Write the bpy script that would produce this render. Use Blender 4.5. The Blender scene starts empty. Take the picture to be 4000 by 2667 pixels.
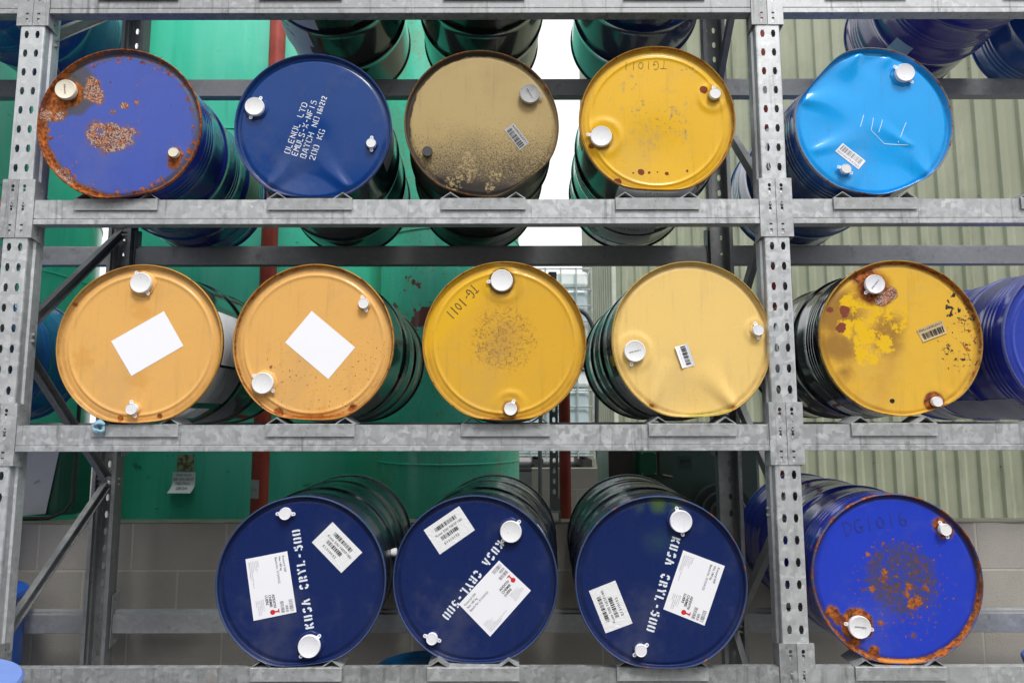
import bpy, math, random
from mathutils import Vector, Matrix
from mathutils.geometry import tessellate_polygon
R_ = math.radians
rnd = random.Random(7)
scene = bpy.context.scene
COL = scene.collection

# ------------------------------------------------------------------ camera, light, exposure
W, FPX = 2.798, 2588.0
pitch, roll = 0.110, -0.0015
cam_d = bpy.data.cameras.new('camera')
cam = bpy.data.objects.new('camera', cam_d); COL.objects.link(cam)
fwd = Vector((0, math.cos(pitch), math.sin(pitch))); rt = Vector((1, 0, 0)); up = rt.cross(fwd)
r2 = rt * math.cos(roll) + up * math.sin(roll); u2 = up * math.cos(roll) - rt * math.sin(roll)
M = Matrix((r2, u2, -fwd)).transposed().to_4x4(); M.translation = Vector((1.8235, -2.376, .7365))
cam.matrix_world = M
cam_d.sensor_width = 36; cam_d.lens = FPX / 4000 * 36
cam_d.clip_start = .05; cam_d.clip_end = 500
cam_d.dof.use_dof = True; cam_d.dof.focus_distance = 2.42; cam_d.dof.aperture_fstop = 4.5
scene.camera = cam

wd = bpy.data.worlds.new('World'); scene.world = wd; wd.use_nodes = True
wn = wd.node_tree; wn.nodes.clear()
SUN_EL, SUN_AZ = R_(56), R_(160)
sky = wn.nodes.new('ShaderNodeTexSky'); sky.sky_type = 'NISHITA'; sky.sun_disc = False
sky.sun_elevation = SUN_EL; sky.sun_rotation = SUN_AZ; sky.air_density = 1.0; sky.dust_density = 4.0; sky.ozone_density = 1.0
hs = wn.nodes.new('ShaderNodeHueSaturation'); hs.inputs['Saturation'].default_value = .22   # overcast: nearly colourless sky
bg = wn.nodes.new('ShaderNodeBackground'); bg.inputs['Strength'].default_value = .14
wo = wn.nodes.new('ShaderNodeOutputWorld')
wn.links.new(sky.outputs[0], hs.inputs['Color']); cl = wn.nodes.new('ShaderNodeMix'); cl.data_type = 'RGBA'; cl.inputs[0].default_value = .75      # high even cloud over the sky
cl.inputs[7].default_value = (5.0, 5.05, 5.15, 1)
wn.links.new(hs.outputs[0], cl.inputs[6]); wn.links.new(cl.outputs[2], bg.inputs[0]); wn.links.new(bg.outputs[0], wo.inputs[0])
sd = bpy.data.lights.new('sun', 'SUN'); sd.energy = 1.25; sd.angle = R_(16); sd.color = (1, .98, .95)
sun = bpy.data.objects.new('sun', sd); COL.objects.link(sun)
# sun_rotation turns clockwise from +Y seen from above: 160 degrees is behind the camera, a little to the right
sv = Vector((math.sin(SUN_AZ) * math.cos(SUN_EL), math.cos(SUN_AZ) * math.cos(SUN_EL), math.sin(SUN_EL)))
sun.rotation_euler = sv.to_track_quat('Z', 'Y').to_euler()
scene.view_settings.view_transform = 'Standard'; scene.view_settings.look = 'None'
scene.view_settings.exposure = 0.94; scene.view_settings.gamma = 1
scene.cycles.max_bounces = 8; scene.cycles.use_denoising = True

# ------------------------------------------------------------------ node helpers
class NT:
    def __init__(s, name, rough=.5, metal=0., spec=.5, coat=0.):
        s.m = bpy.data.materials.new(name); s.m.use_nodes = True
        s.t = s.m.node_tree; s.t.nodes.clear()
        s.b = s.t.nodes.new('ShaderNodeBsdfPrincipled'); o = s.t.nodes.new('ShaderNodeOutputMaterial')
        s.t.links.new(s.b.outputs[0], o.inputs[0])
        s.tc = s.t.nodes.new('ShaderNodeTexCoord'); s.P = s.tc.outputs['Object']
        s.b.inputs['Roughness'].default_value = rough; s.b.inputs['Metallic'].default_value = metal
        s.b.inputs['Specular IOR Level'].default_value = spec; s.b.inputs['Coat Weight'].default_value = coat
        s.b.inputs['Coat Roughness'].default_value = .08
        s._sep = None
    def put(s, sock, v):
        if isinstance(v, bpy.types.NodeSocket): s.t.links.new(v, sock)
        elif isinstance(v, (tuple, list)) and len(v) == 3 and sock.type == 'RGBA': sock.default_value = (*v, 1)
        else: sock.default_value = v
    def set(s, name, v): s.put(s.b.inputs[name], v)
    def xyz(s):
        if not s._sep:
            s._sep = s.t.nodes.new('ShaderNodeSeparateXYZ'); s.t.links.new(s.P, s._sep.inputs[0])
        return s._sep.outputs
    def ma(s, op, a, b=0., clamp=False):
        n = s.t.nodes.new('ShaderNodeMath'); n.operation = op; n.use_clamp = clamp
        s.put(n.inputs[0], a); s.put(n.inputs[1], b); return n.outputs[0]
    def noise(s, scale, detail=4., rough=.6, vec=None, stretch=None, dist=0.):
        n = s.t.nodes.new('ShaderNodeTexNoise'); n.inputs['Scale'].default_value = scale
        n.inputs['Detail'].default_value = detail; n.inputs['Roughness'].default_value = rough; n.inputs['Distortion'].default_value = dist
        v = vec or s.P
        if stretch:
            mp = s.t.nodes.new('ShaderNodeMapping'); mp.inputs['Scale'].default_value = stretch
            s.t.links.new(v, mp.inputs[0]); v = mp.outputs[0]
        s.t.links.new(v, n.inputs['Vector']); return n.outputs['Fac']
    def voro(s, scale, out='Distance', feature='F1'):
        n = s.t.nodes.new('ShaderNodeTexVoronoi'); n.inputs['Scale'].default_value = scale; n.feature = feature
        s.t.links.new(s.P, n.inputs['Vector']); return n.outputs[out]
    def mr(s, v, a, b, lo=0., hi=1.):
        n = s.t.nodes.new('ShaderNodeMapRange'); n.interpolation_type = 'SMOOTHSTEP'
        s.put(n.inputs[0], v); s.put(n.inputs[1], a); s.put(n.inputs[2], b); s.put(n.inputs[3], lo); s.put(n.inputs[4], hi)
        return n.outputs[0]
    def mix(s, f, a, b, mode='MIX'):
        n = s.t.nodes.new('ShaderNodeMix'); n.data_type = 'RGBA'; n.blend_type = mode
        s.put(n.inputs[0], f); s.put(n.inputs[6], a); s.put(n.inputs[7], b); return n.outputs[2]
    def bump(s, h, strength=.3, dist=.002):
        n = s.t.nodes.new('ShaderNodeBump'); n.inputs['Strength'].default_value = strength; n.inputs['Distance'].default_value = dist
        s.put(n.inputs['Height'], h); s.t.links.new(n.outputs[0], s.b.inputs['Normal'])

def rust_col(n, grey=False):
    a = n.noise(60, 6, .7)
    c = n.mix(n.mr(a, .38, .60), (.11, .028, .012), (.46, .135, .025))
    b = n.noise(19, 3, .6)
    c = n.mix(n.mr(b, .5, .68, 0, .8), c, (.15, .042, .022))
    if grey:
        g = n.noise(190, 3, .7)
        c = n.mix(n.mr(g, .5, .56), c, (.42, .36, .34))
    return c

def field(n, L):
    """a mask 0..1 over the drum head: where a patch of wear of this kind lies"""
    x, y, z = n.xyz(); k = L.get('k', .5); sc = L.get('s', 18)
    t = L['t']
    if t == 'edge':
        r = n.ma('SQRT', n.ma('ADD', n.ma('MULTIPLY', x, x), n.ma('MULTIPLY', z, z)))
        g = n.ma('DIVIDE', n.ma('SUBTRACT', r, L['r']), L['w'])
        if 'cap' in L: g = n.ma('MINIMUM', g, L['cap'])
        if 'dir' in L:
            dx, dz, amt, off = L['dir']
            g = n.ma('ADD', g, n.ma('MULTIPLY', n.ma('SUBTRACT', n.ma('ADD', n.ma('MULTIPLY', x, dx / .29), n.ma('MULTIPLY', z, dz / .29)), off), amt))
    elif t == 'spots':
        g = None
        for (px, pz, rad) in L['p']:
            dx = n.ma('SUBTRACT', x, px); dz = n.ma('SUBTRACT', z, pz)
            d = n.ma('SQRT', n.ma('ADD', n.ma('MULTIPLY', dx, dx), n.ma('MULTIPLY', dz, dz)))
            q = n.ma('DIVIDE', n.ma('SUBTRACT', rad, d), L.get('w', rad))
            g = q if g is None else n.ma('MAXIMUM', g, q)
        if 'cap' in L: g = n.ma('MINIMUM', g, L['cap'])
    elif t == 'half':
        ax, az, c = L['h']
        g = n.ma('DIVIDE', n.ma('SUBTRACT', n.ma('ADD', n.ma('MULTIPLY', x, ax), n.ma('MULTIPLY', z, az)), c), L['w'])
    else:
        g = L.get('g', 0.)
    nz = n.noise(sc, L.get('d', 5), L.get('nr', .65), stretch=L.get('st'))
    v = n.ma('ADD', g, n.ma('MULTIPLY', n.ma('SUBTRACT', nz, .5), 2 * k))
    soft = L.get('soft', .06)
    m = n.mr(v, 0., soft)
    L['_v'] = v
    if L.get('speck'):                                   # break a patch up into fine specks
        sp = n.noise(L['speck'], 3, .7)
        m = n.ma('MULTIPLY', m, n.mr(sp, L.get('st0', .5), L.get('st0', .5) + .05))
    if 'a' in L: m = n.ma('MULTIPLY', m, L['a'])
    return m

def t_ok(L): return L['t'] in ('spots', 'edge') and L.get('cap', 1) > 0
def paint(name, col, layers=(), rough=.38, coat=.25, vary=.12, dirt=.0, spec=.5):
    if layers: rough *= .72; spec = .22; coat *= .45        # drum heads: thin even enamel
    n = NT(name, rough, 0, spec, coat)
    a = n.noise(6, 4, .6); f = n.noise(90, 3, .6)
    c = n.mix(n.mr(a, .3, .7, 0, vary), col, tuple(min(1, v * .74 + .003) for v in col))
    c = n.mix(n.mr(f, .58, .75, 0, .10), c, tuple(v * .5 for v in col))
    rg = n.mr(a, .3, .7, rough * .85, rough * 1.15)
    if layers:
        st = n.noise(26, 5, .7, stretch=(1.5, 1, .12)); c = n.mix(n.mr(st, .54, .74, 0, .30), c, tuple(min(1, v*.55 + .02) for v in col))
        du = n.noise(3.5, 6, .7); c = n.mix(n.mr(du, .5, .72, 0, .28), c, tuple(v*.5 + .10 for v in col))
        sr = n.noise(9, 8, .8, stretch=(9, 1, .7), dist=.6); c = n.mix(n.mr(sr, .66, .70, 0, .30), c, tuple(min(1, v*.6 + .22) for v in col))
        sq = n.noise(160, 3, .6); c = n.mix(n.mr(sq, .665, .70, 0, .6), c, tuple(v*.35 + .01 for v in col))
        x_, y_, z_ = n.xyz(); rr_ = n.ma('SQRT', n.ma('ADD', n.ma('MULTIPLY', x_, x_), n.ma('MULTIPLY', z_, z_)))
        gr = n.mr(n.ma('ADD', rr_, n.ma('MULTIPLY', n.ma('SUBTRACT', n.noise(22, 4), .5), .03)), .262, .280, 0, .38)      # dirt gathered in the groove
        c = n.mix(gr, c, tuple(v*.38 + .008 for v in col))
        rg = n.ma('ADD', rg, n.ma('MULTIPLY', n.mr(du, .4, .7), .18))
    hsum = None
    for L in layers:
        m = field(n, L)
        cc = L.get('c')
        if cc in ('rust', 'rustgrey') and t_ok(L):       # brown stain bleeding out round the rust
            c = n.mix(n.mr(L['_v'], -.42, .05, 0, .55), c, (.20, .095, .04))
        if cc == 'rust': cc = rust_col(n)
        elif cc == 'rustgrey': cc = rust_col(n, True)
        c = n.mix(m, c, cc)
        if L.get('c') in ('rust', 'rustgrey') or L.get('matte'):
            rg = n.mix(m, rg, (.85, .85, .85))
            hsum = m if hsum is None else n.ma('MAXIMUM', hsum, m)
    n.set('Base Color', c); n.set('Roughness', rg)
    if hsum is not None:
        n.bump(n.ma('ADD', n.ma('MULTIPLY', hsum, n.ma('ADD', .3, n.noise(120, 4, .7))), n.ma('MULTIPLY', n.noise(14, 2), .12)), .55, .0022)
        n.set('Coat Weight', n.ma('MULTIPLY', n.ma('SUBTRACT', 1., hsum, True), coat))
    else: n.bump(n.noise(9, 3), .12, .003)
    return n.m

def galv(name, lo=.34, hi=.56, dirt=.35, metal=.45, rough=.46, moss=0., streak=0.):
    n = NT(name, rough, metal)
    cell = n.t.nodes.new('ShaderNodeTexVoronoi'); cell.inputs['Scale'].default_value = 58; cell.inputs['Randomness'].default_value = 1
    wv = n.t.nodes.new('ShaderNodeVectorMath'); wv.operation = 'ADD'
    nn = n.t.nodes.new('ShaderNodeTexNoise'); nn.inputs['Scale'].default_value = 30; n.t.links.new(n.P, nn.inputs['Vector'])
    sc = n.t.nodes.new('ShaderNodeVectorMath'); sc.operation = 'SCALE'; sc.inputs['Scale'].default_value = .03
    n.t.links.new(nn.outputs['Color'], sc.inputs[0]); n.t.links.new(n.P, wv.inputs[0]); n.t.links.new(sc.outputs[0], wv.inputs[1])
    n.t.links.new(wv.outputs[0], cell.inputs['Vector'])
    s3 = n.t.nodes.new('ShaderNodeSeparateColor'); n.t.links.new(cell.outputs['Color'], s3.inputs[0])
    v = s3.outputs[0]
    mid = (lo + hi) / 2
    c = n.mix(n.mr(v, 0, 1), (lo * .97, lo, lo * 1.02), (mid * .98, mid, mid * 1.02))
    c = n.mix(n.mr(v, .88, .93, 0, .5), c, (hi, hi * 1.01, hi * 1.02))            # bright spangles
    big = n.noise(5, 5, .6)
    c = n.mix(n.mr(big, .35, .7, 0, .35), c, (lo * .8, lo * .82, lo * .82))
    c = n.mix(n.mr(n.noise(14, 6, .7), .56, .74, 0, dirt), c, (.10, .095, .085))
    c = n.mix(n.mr(n.noise(220, 2, .5), .66, .72, 0, dirt), c, (.06, .055, .05))
    if moss:
        c = n.mix(n.mr(n.noise(26, 6, .75), .5, .68, 0, moss), c, (.09, .10, .05))
    if streak:
        c = n.mix(n.mr(n.noise(40, 4, .6, stretch=(1, 1, .06)), .55, .7, 0, streak), c, (.045, .042, .038))
        c = n.mix(n.mr(n.noise(7, 4, .6, stretch=(1, 1, .25)), .66, .76, 0, streak * .8), c, (.30, .17, .07))
    n.set('Base Color', c); n.set('Roughness', n.mr(v, 0, 1, rough - .08, rough + .12))
    n.bump(n.noise(60, 3), .08, .002)
    return n.m

def simple(name, col, rough=.5, metal=0., vary=.25, scale=12, spec=.5, coat=0., bump=.1):
    n = NT(name, rough, metal, spec, coat)
    c = n.mix(n.mr(n.noise(scale, 5, .6), .35, .7, 0, vary), col, tuple(v * .55 for v in col))
    n.set('Base Color', c)
    if bump: n.bump(n.noise(scale * 5, 3), bump, .002)
    return n.m

# ------------------------------------------------------------------ mesh helpers
class MB:
    def __init__(s): s.v = []; s.f = []; s.mi = []; s.sm = []
    def add(s, vs, fs, mi=0, sm=False):
        o = len(s.v); s.v += [tuple(p) for p in vs]
        for f in fs: s.f.append([i + o for i in f]); s.mi.append(mi); s.sm.append(sm)
    def box(s, a, b, mi=0):
        (x0, y0, z0), (x1, y1, z1) = a, b
        s.add([(x0,y0,z0),(x1,y0,z0),(x1,y1,z0),(x0,y1,z0),(x0,y0,z1),(x1,y0,z1),(x1,y1,z1),(x0,y1,z1)],
              [(0,3,2,1),(4,5,6,7),(0,1,5,4),(1,2,6,5),(2,3,7,6),(3,0,4,7)], mi)
    def sweep(s, poly, p0, p1, ax, ay, closed=True, caps=True, mi=0, sm=False):
        """extrude a 2D outline (in axes ax, ay) from p0 to p1"""
        p0, p1, ax, ay = map(Vector, (p0, p1, ax, ay)); n = len(poly)
        vs = [p0 + ax * a + ay * b for a, b in poly] + [p1 + ax * a + ay * b for a, b in poly]
        fs = [(i, (i + 1) % n, n + (i + 1) % n, n + i) for i in range(n if closed else n - 1)]
        if caps and closed:
            tr = tessellate_polygon([[Vector((a, b, 0)) for a, b in poly]])
            fs += [tuple(t) for t in tr] + [tuple(i + n for i in reversed(t)) for t in tr]
        s.add(vs, fs, mi, sm)
    def tube(s, pts, r, seg=12, caps=True, mi=0):
        pts = [Vector(p) for p in pts]; rings = []
        prev = None
        for i, p in enumerate(pts):
            d = (pts[min(i + 1, len(pts) - 1)] - pts[max(i - 1, 0)]).normalized()
            a = prev if prev is not None else (Vector((0, 0, 1)) if abs(d.z) < .9 else Vector((1, 0, 0)))
            a = (a - d * a.dot(d)).normalized(); b = d.cross(a); prev = a
            rr = r[i] if isinstance(r, (list, tuple)) else r
            rings.append([p + a * rr * math.cos(2*math.pi*k/seg) + b * rr * math.sin(2*math.pi*k/seg) for k in range(seg)])
        vs = [q for rg in rings for q in rg]; fs = []
        for i in range(len(pts) - 1):
            for k in range(seg): fs.append((i*seg+k, i*seg+(k+1)%seg, (i+1)*seg+(k+1)%seg, (i+1)*seg+k))
        s.add(vs, fs, mi, True)
        if caps:
            s.add(rings[0], [tuple(reversed(range(seg)))], mi); s.add(rings[-1], [tuple(range(seg))], mi)
    def lathe(s, prof, c, ax, seg=32, cap0=True, cap1=True, mi=0, dz=None):
        """prof: (along axis, radius) from p c along ax"""
        c = Vector(c); ax = Vector(ax).normalized()
        a = Vector((0, 0, 1)) if abs(ax.z) < .9 else Vector((1, 0, 0)); a = (a - ax * a.dot(ax)).normalized(); b = ax.cross(a)
        vs = []; fs = []
        for (h, r) in prof:
            for k in range(seg):
                t = 2*math.pi*k/seg; vs.append(c + ax*h + a*r*math.cos(t) + b*r*math.sin(t))
        for i in range(len(prof)-1):
            for k in range(seg): fs.append((i*seg+k, i*seg+(k+1)%seg, (i+1)*seg+(k+1)%seg, (i+1)*seg+k))
        if cap0: fs.append(tuple(reversed(range(seg))))
        if cap1: fs.append(tuple(range((len(prof)-1)*seg, len(prof)*seg)))
        s.add(vs, fs, mi, True)
    def plate(s, outer, holes, thick, mp, mi=0):
        """flat plate with holes; mp maps (a, b, depth) to 3D"""
        loops = [outer] + list(holes)
        flat = [p for l in loops for p in l]
        tr = tessellate_polygon([[Vector((a, b, 0)) for a, b in l] for l in loops])
        n = len(flat)
        vs = [mp(a, b, 0) for a, b in flat] + [mp(a, b, thick) for a, b in flat]
        fs = [tuple(t) for t in tr] + [tuple(i + n for i in reversed(t)) for t in tr]
        o = 0
        for l in loops:
            m = len(l)
            for i in range(m): fs.append((o+i, o+(i+1)%m, n+o+(i+1)%m, n+o+i))
            o += m
        s.add(vs, fs, mi)
    def build(s, name, mats, parent=None, loc=(0,0,0), fix=True, bevel=0, angle=None):
        me = bpy.data.meshes.new(name); me.from_pydata(s.v, [], s.f)
        for m in (mats if isinstance(mats, (list, tuple)) else [mats]): me.materials.append(m)
        me.polygons.foreach_set('material_index', s.mi); me.polygons.foreach_set('use_smooth', s.sm)
        me.update()
        if fix:
            import bmesh
            bm = bmesh.new(); bm.from_mesh(me); bmesh.ops.recalc_face_normals(bm, faces=bm.faces); bm.to_mesh(me); bm.free()
        if any(s.sm):
            try: me.set_sharp_from_angle(angle=R_(angle or 40))
            except Exception: pass
        o = bpy.data.objects.new(name, me); COL.objects.link(o); o.location = loc
        if parent: o.parent = parent
        if bevel:
            b = o.modifiers.new('bevel', 'BEVEL'); b.width = bevel; b.segments = 2; b.limit_method = 'ANGLE'; b.angle_limit = R_(40)
        return o

def tag(o, label=None, cat=None, group=None, kind=None):
    if label: o['label'] = label
    if cat: o['category'] = cat
    if group: o['group'] = group
    if kind: o['kind'] = kind
    return o
def empty(name, loc=(0,0,0), rz=0, **k):
    o = bpy.data.objects.new(name, None); COL.objects.link(o); o.location = loc; o.rotation_euler = (0, 0, rz)
    o.empty_display_size = .1
    return tag(o, **k)

# 2D text to flat outlines, via the built-in font
_tc = {}
def text2d(t, bold=0.):
    key = (t, bold)
    if key in _tc: return _tc[key]
    cu = bpy.data.curves.new('t', 'FONT'); cu.body = t; cu.size = 1; cu.resolution_u = 2; cu.offset = bold
    o = bpy.data.objects.new('t', cu)
    me = o.to_mesh()
    vs = [(v.co.x, v.co.y) for v in me.vertices]; fs = [tuple(p.vertices) for p in me.polygons]
    o.to_mesh_clear(); bpy.data.objects.remove(o); bpy.data.curves.remove(cu)
    if vs:
        x0 = min(v[0] for v in vs); x1 = max(v[0] for v in vs)
        vs = [((x - x0) / (x1 - x0), y / .729) for x, y in vs]; asp = (x1 - x0) / .729
    else: asp = 1
    _tc[key] = (vs, fs, asp); return _tc[key]

def ribbon(pts, w):
    """mitred ribbon along a 2D polyline -> verts, faces"""
    L = []; Rr = []
    n = len(pts)
    for i in range(n):
        a = Vector(pts[max(i-1, 0)]); b = Vector(pts[min(i+1, n-1)]); d = (b - a)
        if d.length < 1e-9: d = Vector((1, 0))
        d.normalize(); nx = Vector((-d.y, d.x)); p = Vector(pts[i]); m = 1.
        if 0 < i < n-1:
            d1 = (p - a).normalized(); c = abs(nx.dot(Vector((-d1.y, d1.x)))); m = 1 / max(c, .6)
        L.append(p + nx * w/2 * m); Rr.append(p - nx * w/2 * m)
    vs = [tuple(v) for v in L + Rr]; fs = [(i, i+1, n+i+1, n+i) for i in range(n-1)]
    return vs, fs

# stencil alphabet on a 4 x 6 cell (bridged strokes)
_l = [(1.35,6),(.7,5.6),(.35,4.6),(.35,1.4),(.7,.4),(1.35,0)]; _r = [(2.65,6),(3.3,5.6),(3.65,4.6),(3.65,1.4),(3.3,.4),(2.65,0)]
ST = {
'O': [_l, _r], '0': [_l, _r],
'L': [[(.4,6),(.4,.9)], [(.9,.15),(3.4,.15)]],
'E': [[(.4,6),(.4,0)], [(1.1,5.8),(3.4,5.8)], [(1.1,3),(2.9,3)], [(1.1,.2),(3.4,.2)]],
'F': [[(.4,6),(.4,0)], [(1.1,5.8),(3.4,5.8)], [(1.1,3),(2.9,3)]],
'N': [[(.4,6),(.4,0)], [(1,5),(3,1)], [(3.6,6),(3.6,0)]],
'T': [[(0,5.8),(1.5,5.8)], [(2.5,5.8),(4,5.8)], [(2,5),(2,0)]],
'D': [[(.4,6),(.4,0)], [(1.1,5.8),(2.6,5.7),(3.5,4.4),(3.6,3),(3.5,1.6),(2.6,.3),(1.1,.2)]],
'M': [[(.3,6),(.3,0)], [(.9,5.2),(1.9,2.6)], [(3.1,5.2),(2.3,3)], [(3.7,6),(3.7,0)]],
'U': [[(.4,6),(.4,1.4),(.8,.4),(1.6,0)], [(3.6,6),(3.6,1.4),(3.2,.4),(2.4,0)]],
'S': [[(3.6,4.9),(3,5.8),(2.3,6)], [(1.7,6),(.8,5.6),(.4,4.6),(.8,3.7),(1.7,3.3)], [(2.3,2.9),(3.3,2.4),(3.6,1.4),(3.2,.4),(2.3,0)], [(1.7,0),(.9,.2),(.4,1.1)]],
'5': [[(3.4,5.8),(.9,5.8)], [(.5,5.2),(.5,3.6)], [(1.1,3.6),(2.6,3.6),(3.5,2.7),(3.6,1.6),(3.2,.5),(2.4,0)], [(1.7,0),(.9,.2),(.3,.9)]],
'X': [[(.2,6),(1.6,3.6)], [(2.4,2.4),(3.8,0)], [(3.8,6),(2.4,3.6)], [(1.6,2.4),(.2,0)]],
'-': [[(.9,3),(3.1,3)]],
'1': [[(1.2,5),(2,6),(2,0)]],
'I': [[(2,6),(2,0)]],
'B': [[(.4,6),(.4,0)], [(1.1,5.8),(2.8,5.7),(3.4,4.9),(3.3,3.9),(2.4,3.3)], [(2.5,2.8),(3.5,2.2),(3.5,.9),(2.8,.2),(1.1,.2)]],
'A': [[(.2,0),(1.6,6)], [(2.4,6),(3.8,0)], [(1.4,1.8),(2.6,1.8)]],
'C': [[(3.6,4.6),(3.2,5.6),(2.4,6)], _l, [(2.4,0),(3.2,.4),(3.6,1.4)]],
'H': [[(.4,6),(.4,0)], [(1.1,3),(2.9,3)], [(3.6,6),(3.6,0)]],
'6': [[(3.3,5.4),(2.4,6)], [(1.7,6),(.8,5.4),(.35,4),(.35,1.4),(.8,.4),(1.7,0)], [(2.3,0),(3.3,.5),(3.6,1.7),(3.2,2.9),(1.3,3.2)]],
'2': [[(.4,4.7),(.9,5.7),(1.7,6)], [(2.4,6),(3.3,5.5),(3.5,4.4),(2.9,3.2),(.5,.9)], [(.5,.15),(3.7,.15)]],
'K': [[(.4,6),(.4,0)], [(3.6,6),(1.3,3.5)], [(1.5,2.6),(3.7,0)]],
'G': [[(3.6,4.6),(3.2,5.6),(2.4,6)], _l, [(2.4,0),(3.5,.3),(3.6,2.4),(2.4,2.4)]],
'R': [[(.4,6),(.4,0)], [(1.1,5.8),(2.8,5.7),(3.5,4.7),(3.1,3.5),(1.1,3.2)], [(2.1,2.6),(3.7,0)]],
'Y': [[(.2,6),(1.8,3.3)], [(3.8,6),(2.3,3.3)], [(2,2.6),(2,0)]],
' ': []}
SB = dict(ST)
_b = [[(1.1,.2),(.7,1.4),(.7,4.7),(1.1,5.8)], [(2.9,.2),(3.35,1.4),(3.35,4.7),(2.9,5.8)]]
SB.update({'0': _b, 'U': [[(.9,5.9),(.8,1.2),(1.3,.1)], [(3.1,5.9),(3.2,1.2),(2.7,.1)]],
'K': [[(.7,5.9),(.7,0)], [(3.3,6),(1.9,3.7)], [(2.1,2.4),(3.4,0)]],
'S': [[(3.2,4.6),(2.5,5.7),(1.3,5.3),(1,4.2)], [(2.7,2.6),(3.2,1.6),(2.6,.5),(1.3,.3),(.9,1.2)]],
'A': [[(.5,0),(1.7,6)], [(2.6,4.4),(3.1,2),(3.6,0)]],
'C': [[(3.3,4.7),(2.5,5.8),(1.3,5.4),(.9,3.9)], [(.9,2.4),(1.3,.8),(2.5,.2),(3.3,1.3)]],
'R': [[(.8,6),(.8,0)], [(2,5.7),(3.1,5.1),(3.1,3.9),(2.1,3.4)], [(2.6,2.2),(3.4,.2)]],
'Y': [[(.5,6),(1.7,3.4),(2,0)], [(3.5,6),(2.9,4.4)]],
'L': [[(.9,6),(.9,0)], [(2.2,.5),(3.5,.5)]], '-': [[(1,3),(3,3)]],
'5': [[(1,5.7),(1,3.6)], [(2.1,5.5),(3.3,5.5)], [(1.9,3.6),(2.9,3.3),(3.3,2),(2.7,.5),(1.6,.3)], [(.8,1.4),(.8,.6)]]})
# loose handwriting, on the same cell
HW = {
'T': [[(.1,5.6),(2,5.8),(4.2,5.4)], [(2.2,5.7),(1.7,3),(1.5,0)]],
'G': [[(3.4,5.4),(2.2,6),(.9,5),(.4,3),(.9,.9),(2.2,.1),(3.3,1),(3.4,2.6)], [(2,2.6),(4.1,2.6)]],
'D': [[(.6,6),(.6,3),(.9,-.6)], [(-.1,5.8),(2.2,5.6),(3.6,4.2),(3.4,2.2),(1.8,.4),(.6,-.4)]],
'-': [[(.2,2.6),(2.6,3)]],
'1': [[(2,6),(1.9,3),(1.6,0)]],
'0': [[(2,5),(.9,4),(.6,2.4),(1.2,.8),(2.4,.6),(3.4,2),(3.3,3.8),(2.3,4.9),(1.6,5)]],
'6': [[(2.4,6.4),(1.2,4.6),(.6,2.4),(1.1,.6),(2.4,.3),(3.3,1.4),(2.8,2.8),(1.6,3),(.8,2.2)]],
'I': [[(2,6),(2,0)]], ' ': []}

# ------------------------------------------------------------------ shared materials
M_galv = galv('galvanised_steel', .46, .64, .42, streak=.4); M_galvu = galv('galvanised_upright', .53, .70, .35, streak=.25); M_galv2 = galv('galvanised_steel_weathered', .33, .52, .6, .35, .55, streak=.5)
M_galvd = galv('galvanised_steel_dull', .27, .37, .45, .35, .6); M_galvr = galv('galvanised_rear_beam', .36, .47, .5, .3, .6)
M_gcrad = galv('cradle_steel', .36, .52, .6, .3, .6, moss=.45)
M_cap = paint('white_plastic_cap', (.80, .80, .81), [dict(t='all', g=-.55, k=.9, s=70, c=(.5,.45,.36), soft=.2, a=.6)], .5, 0)
M_capold = paint('aged_cream_cap', (.78, .72, .58), [dict(t='all', g=-.36, k=.8, s=60, c='rust')], .5, 0)
M_capspot = paint('rust_spotted_white_cap', (.80, .80, .84), [dict(t='all', g=-.42, k=.8, s=90, c=(.45,.2,.07))], .45, 0)
M_capgrey = simple('grey_dusty_cap', (.36, .36, .36), .6, vary=.5, scale=40)
M_capblk = simple('black_plug', (.045, .045, .05), .6, vary=.5, scale=60)
M_white = simple('white_label_paper', (.86, .86, .90), .55, vary=.04, scale=8, bump=.03)
M_wrink = NT('wrinkled_label_paper', .45); M_wrink.set('Base Color', (.80, .80, .81, 1)); M_wrink.bump(M_wrink.noise(55, 4, .6, dist=1.5), .6, .004); M_wrink = M_wrink.m
M_plain = simple('plain_white_label', (.90, .90, .94), .6, vary=.03, bump=0)
M_ink = simple('black_ink', (.02, .02, .022), .6, vary=0, bump=0)
M_inkg = simple('grey_ink', (.30, .30, .32), .6, vary=0, bump=0)
M_inkb = simple('blue_ink', (.05, .2, .4), .5, vary=0, bump=0)
M_marker = simple('black_marker', (.035, .033, .03), .7, vary=.2, bump=0)
M_mark2 = simple('faded_marker', (.02, .03, .22), .6, vary=.2, bump=0)
M_red = simple('red_ink', (.62, .02, .03), .5, vary=0, bump=0)
M_sten = NT('white_stencil_paint', .6); M_sten.set('Base Color', M_sten.mix(M_sten.mr(M_sten.noise(150, 4, .7), .55, .68, 0, .7), (.74, .78, .85), (.10, .16, .35))); M_sten = M_sten.m
M_beige = simple('beige_sticker_paper', (.62, .47, .27), .6, vary=.3, scale=30)
M_silver = simple('silver_sticker', (.38, .38, .38), .4, .3, vary=.4, scale=60)
M_scratch = simple('scratched_metal', (.55, .78, .9), .4, 0, vary=0, bump=0)
M_yel = simple('yellow_hazard_label', (.6, .5, .04), .5)
M_greylab = simple('grey_side_label', (.42, .42, .45), .5, vary=.4, scale=20)

# ------------------------------------------------------------------ drums
DR = .2925; DL = .84
def sstep(a, b, x):
    t = max(0., min(1., (x - a) / (b - a))); return t * t * (3 - 2 * t)

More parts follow.
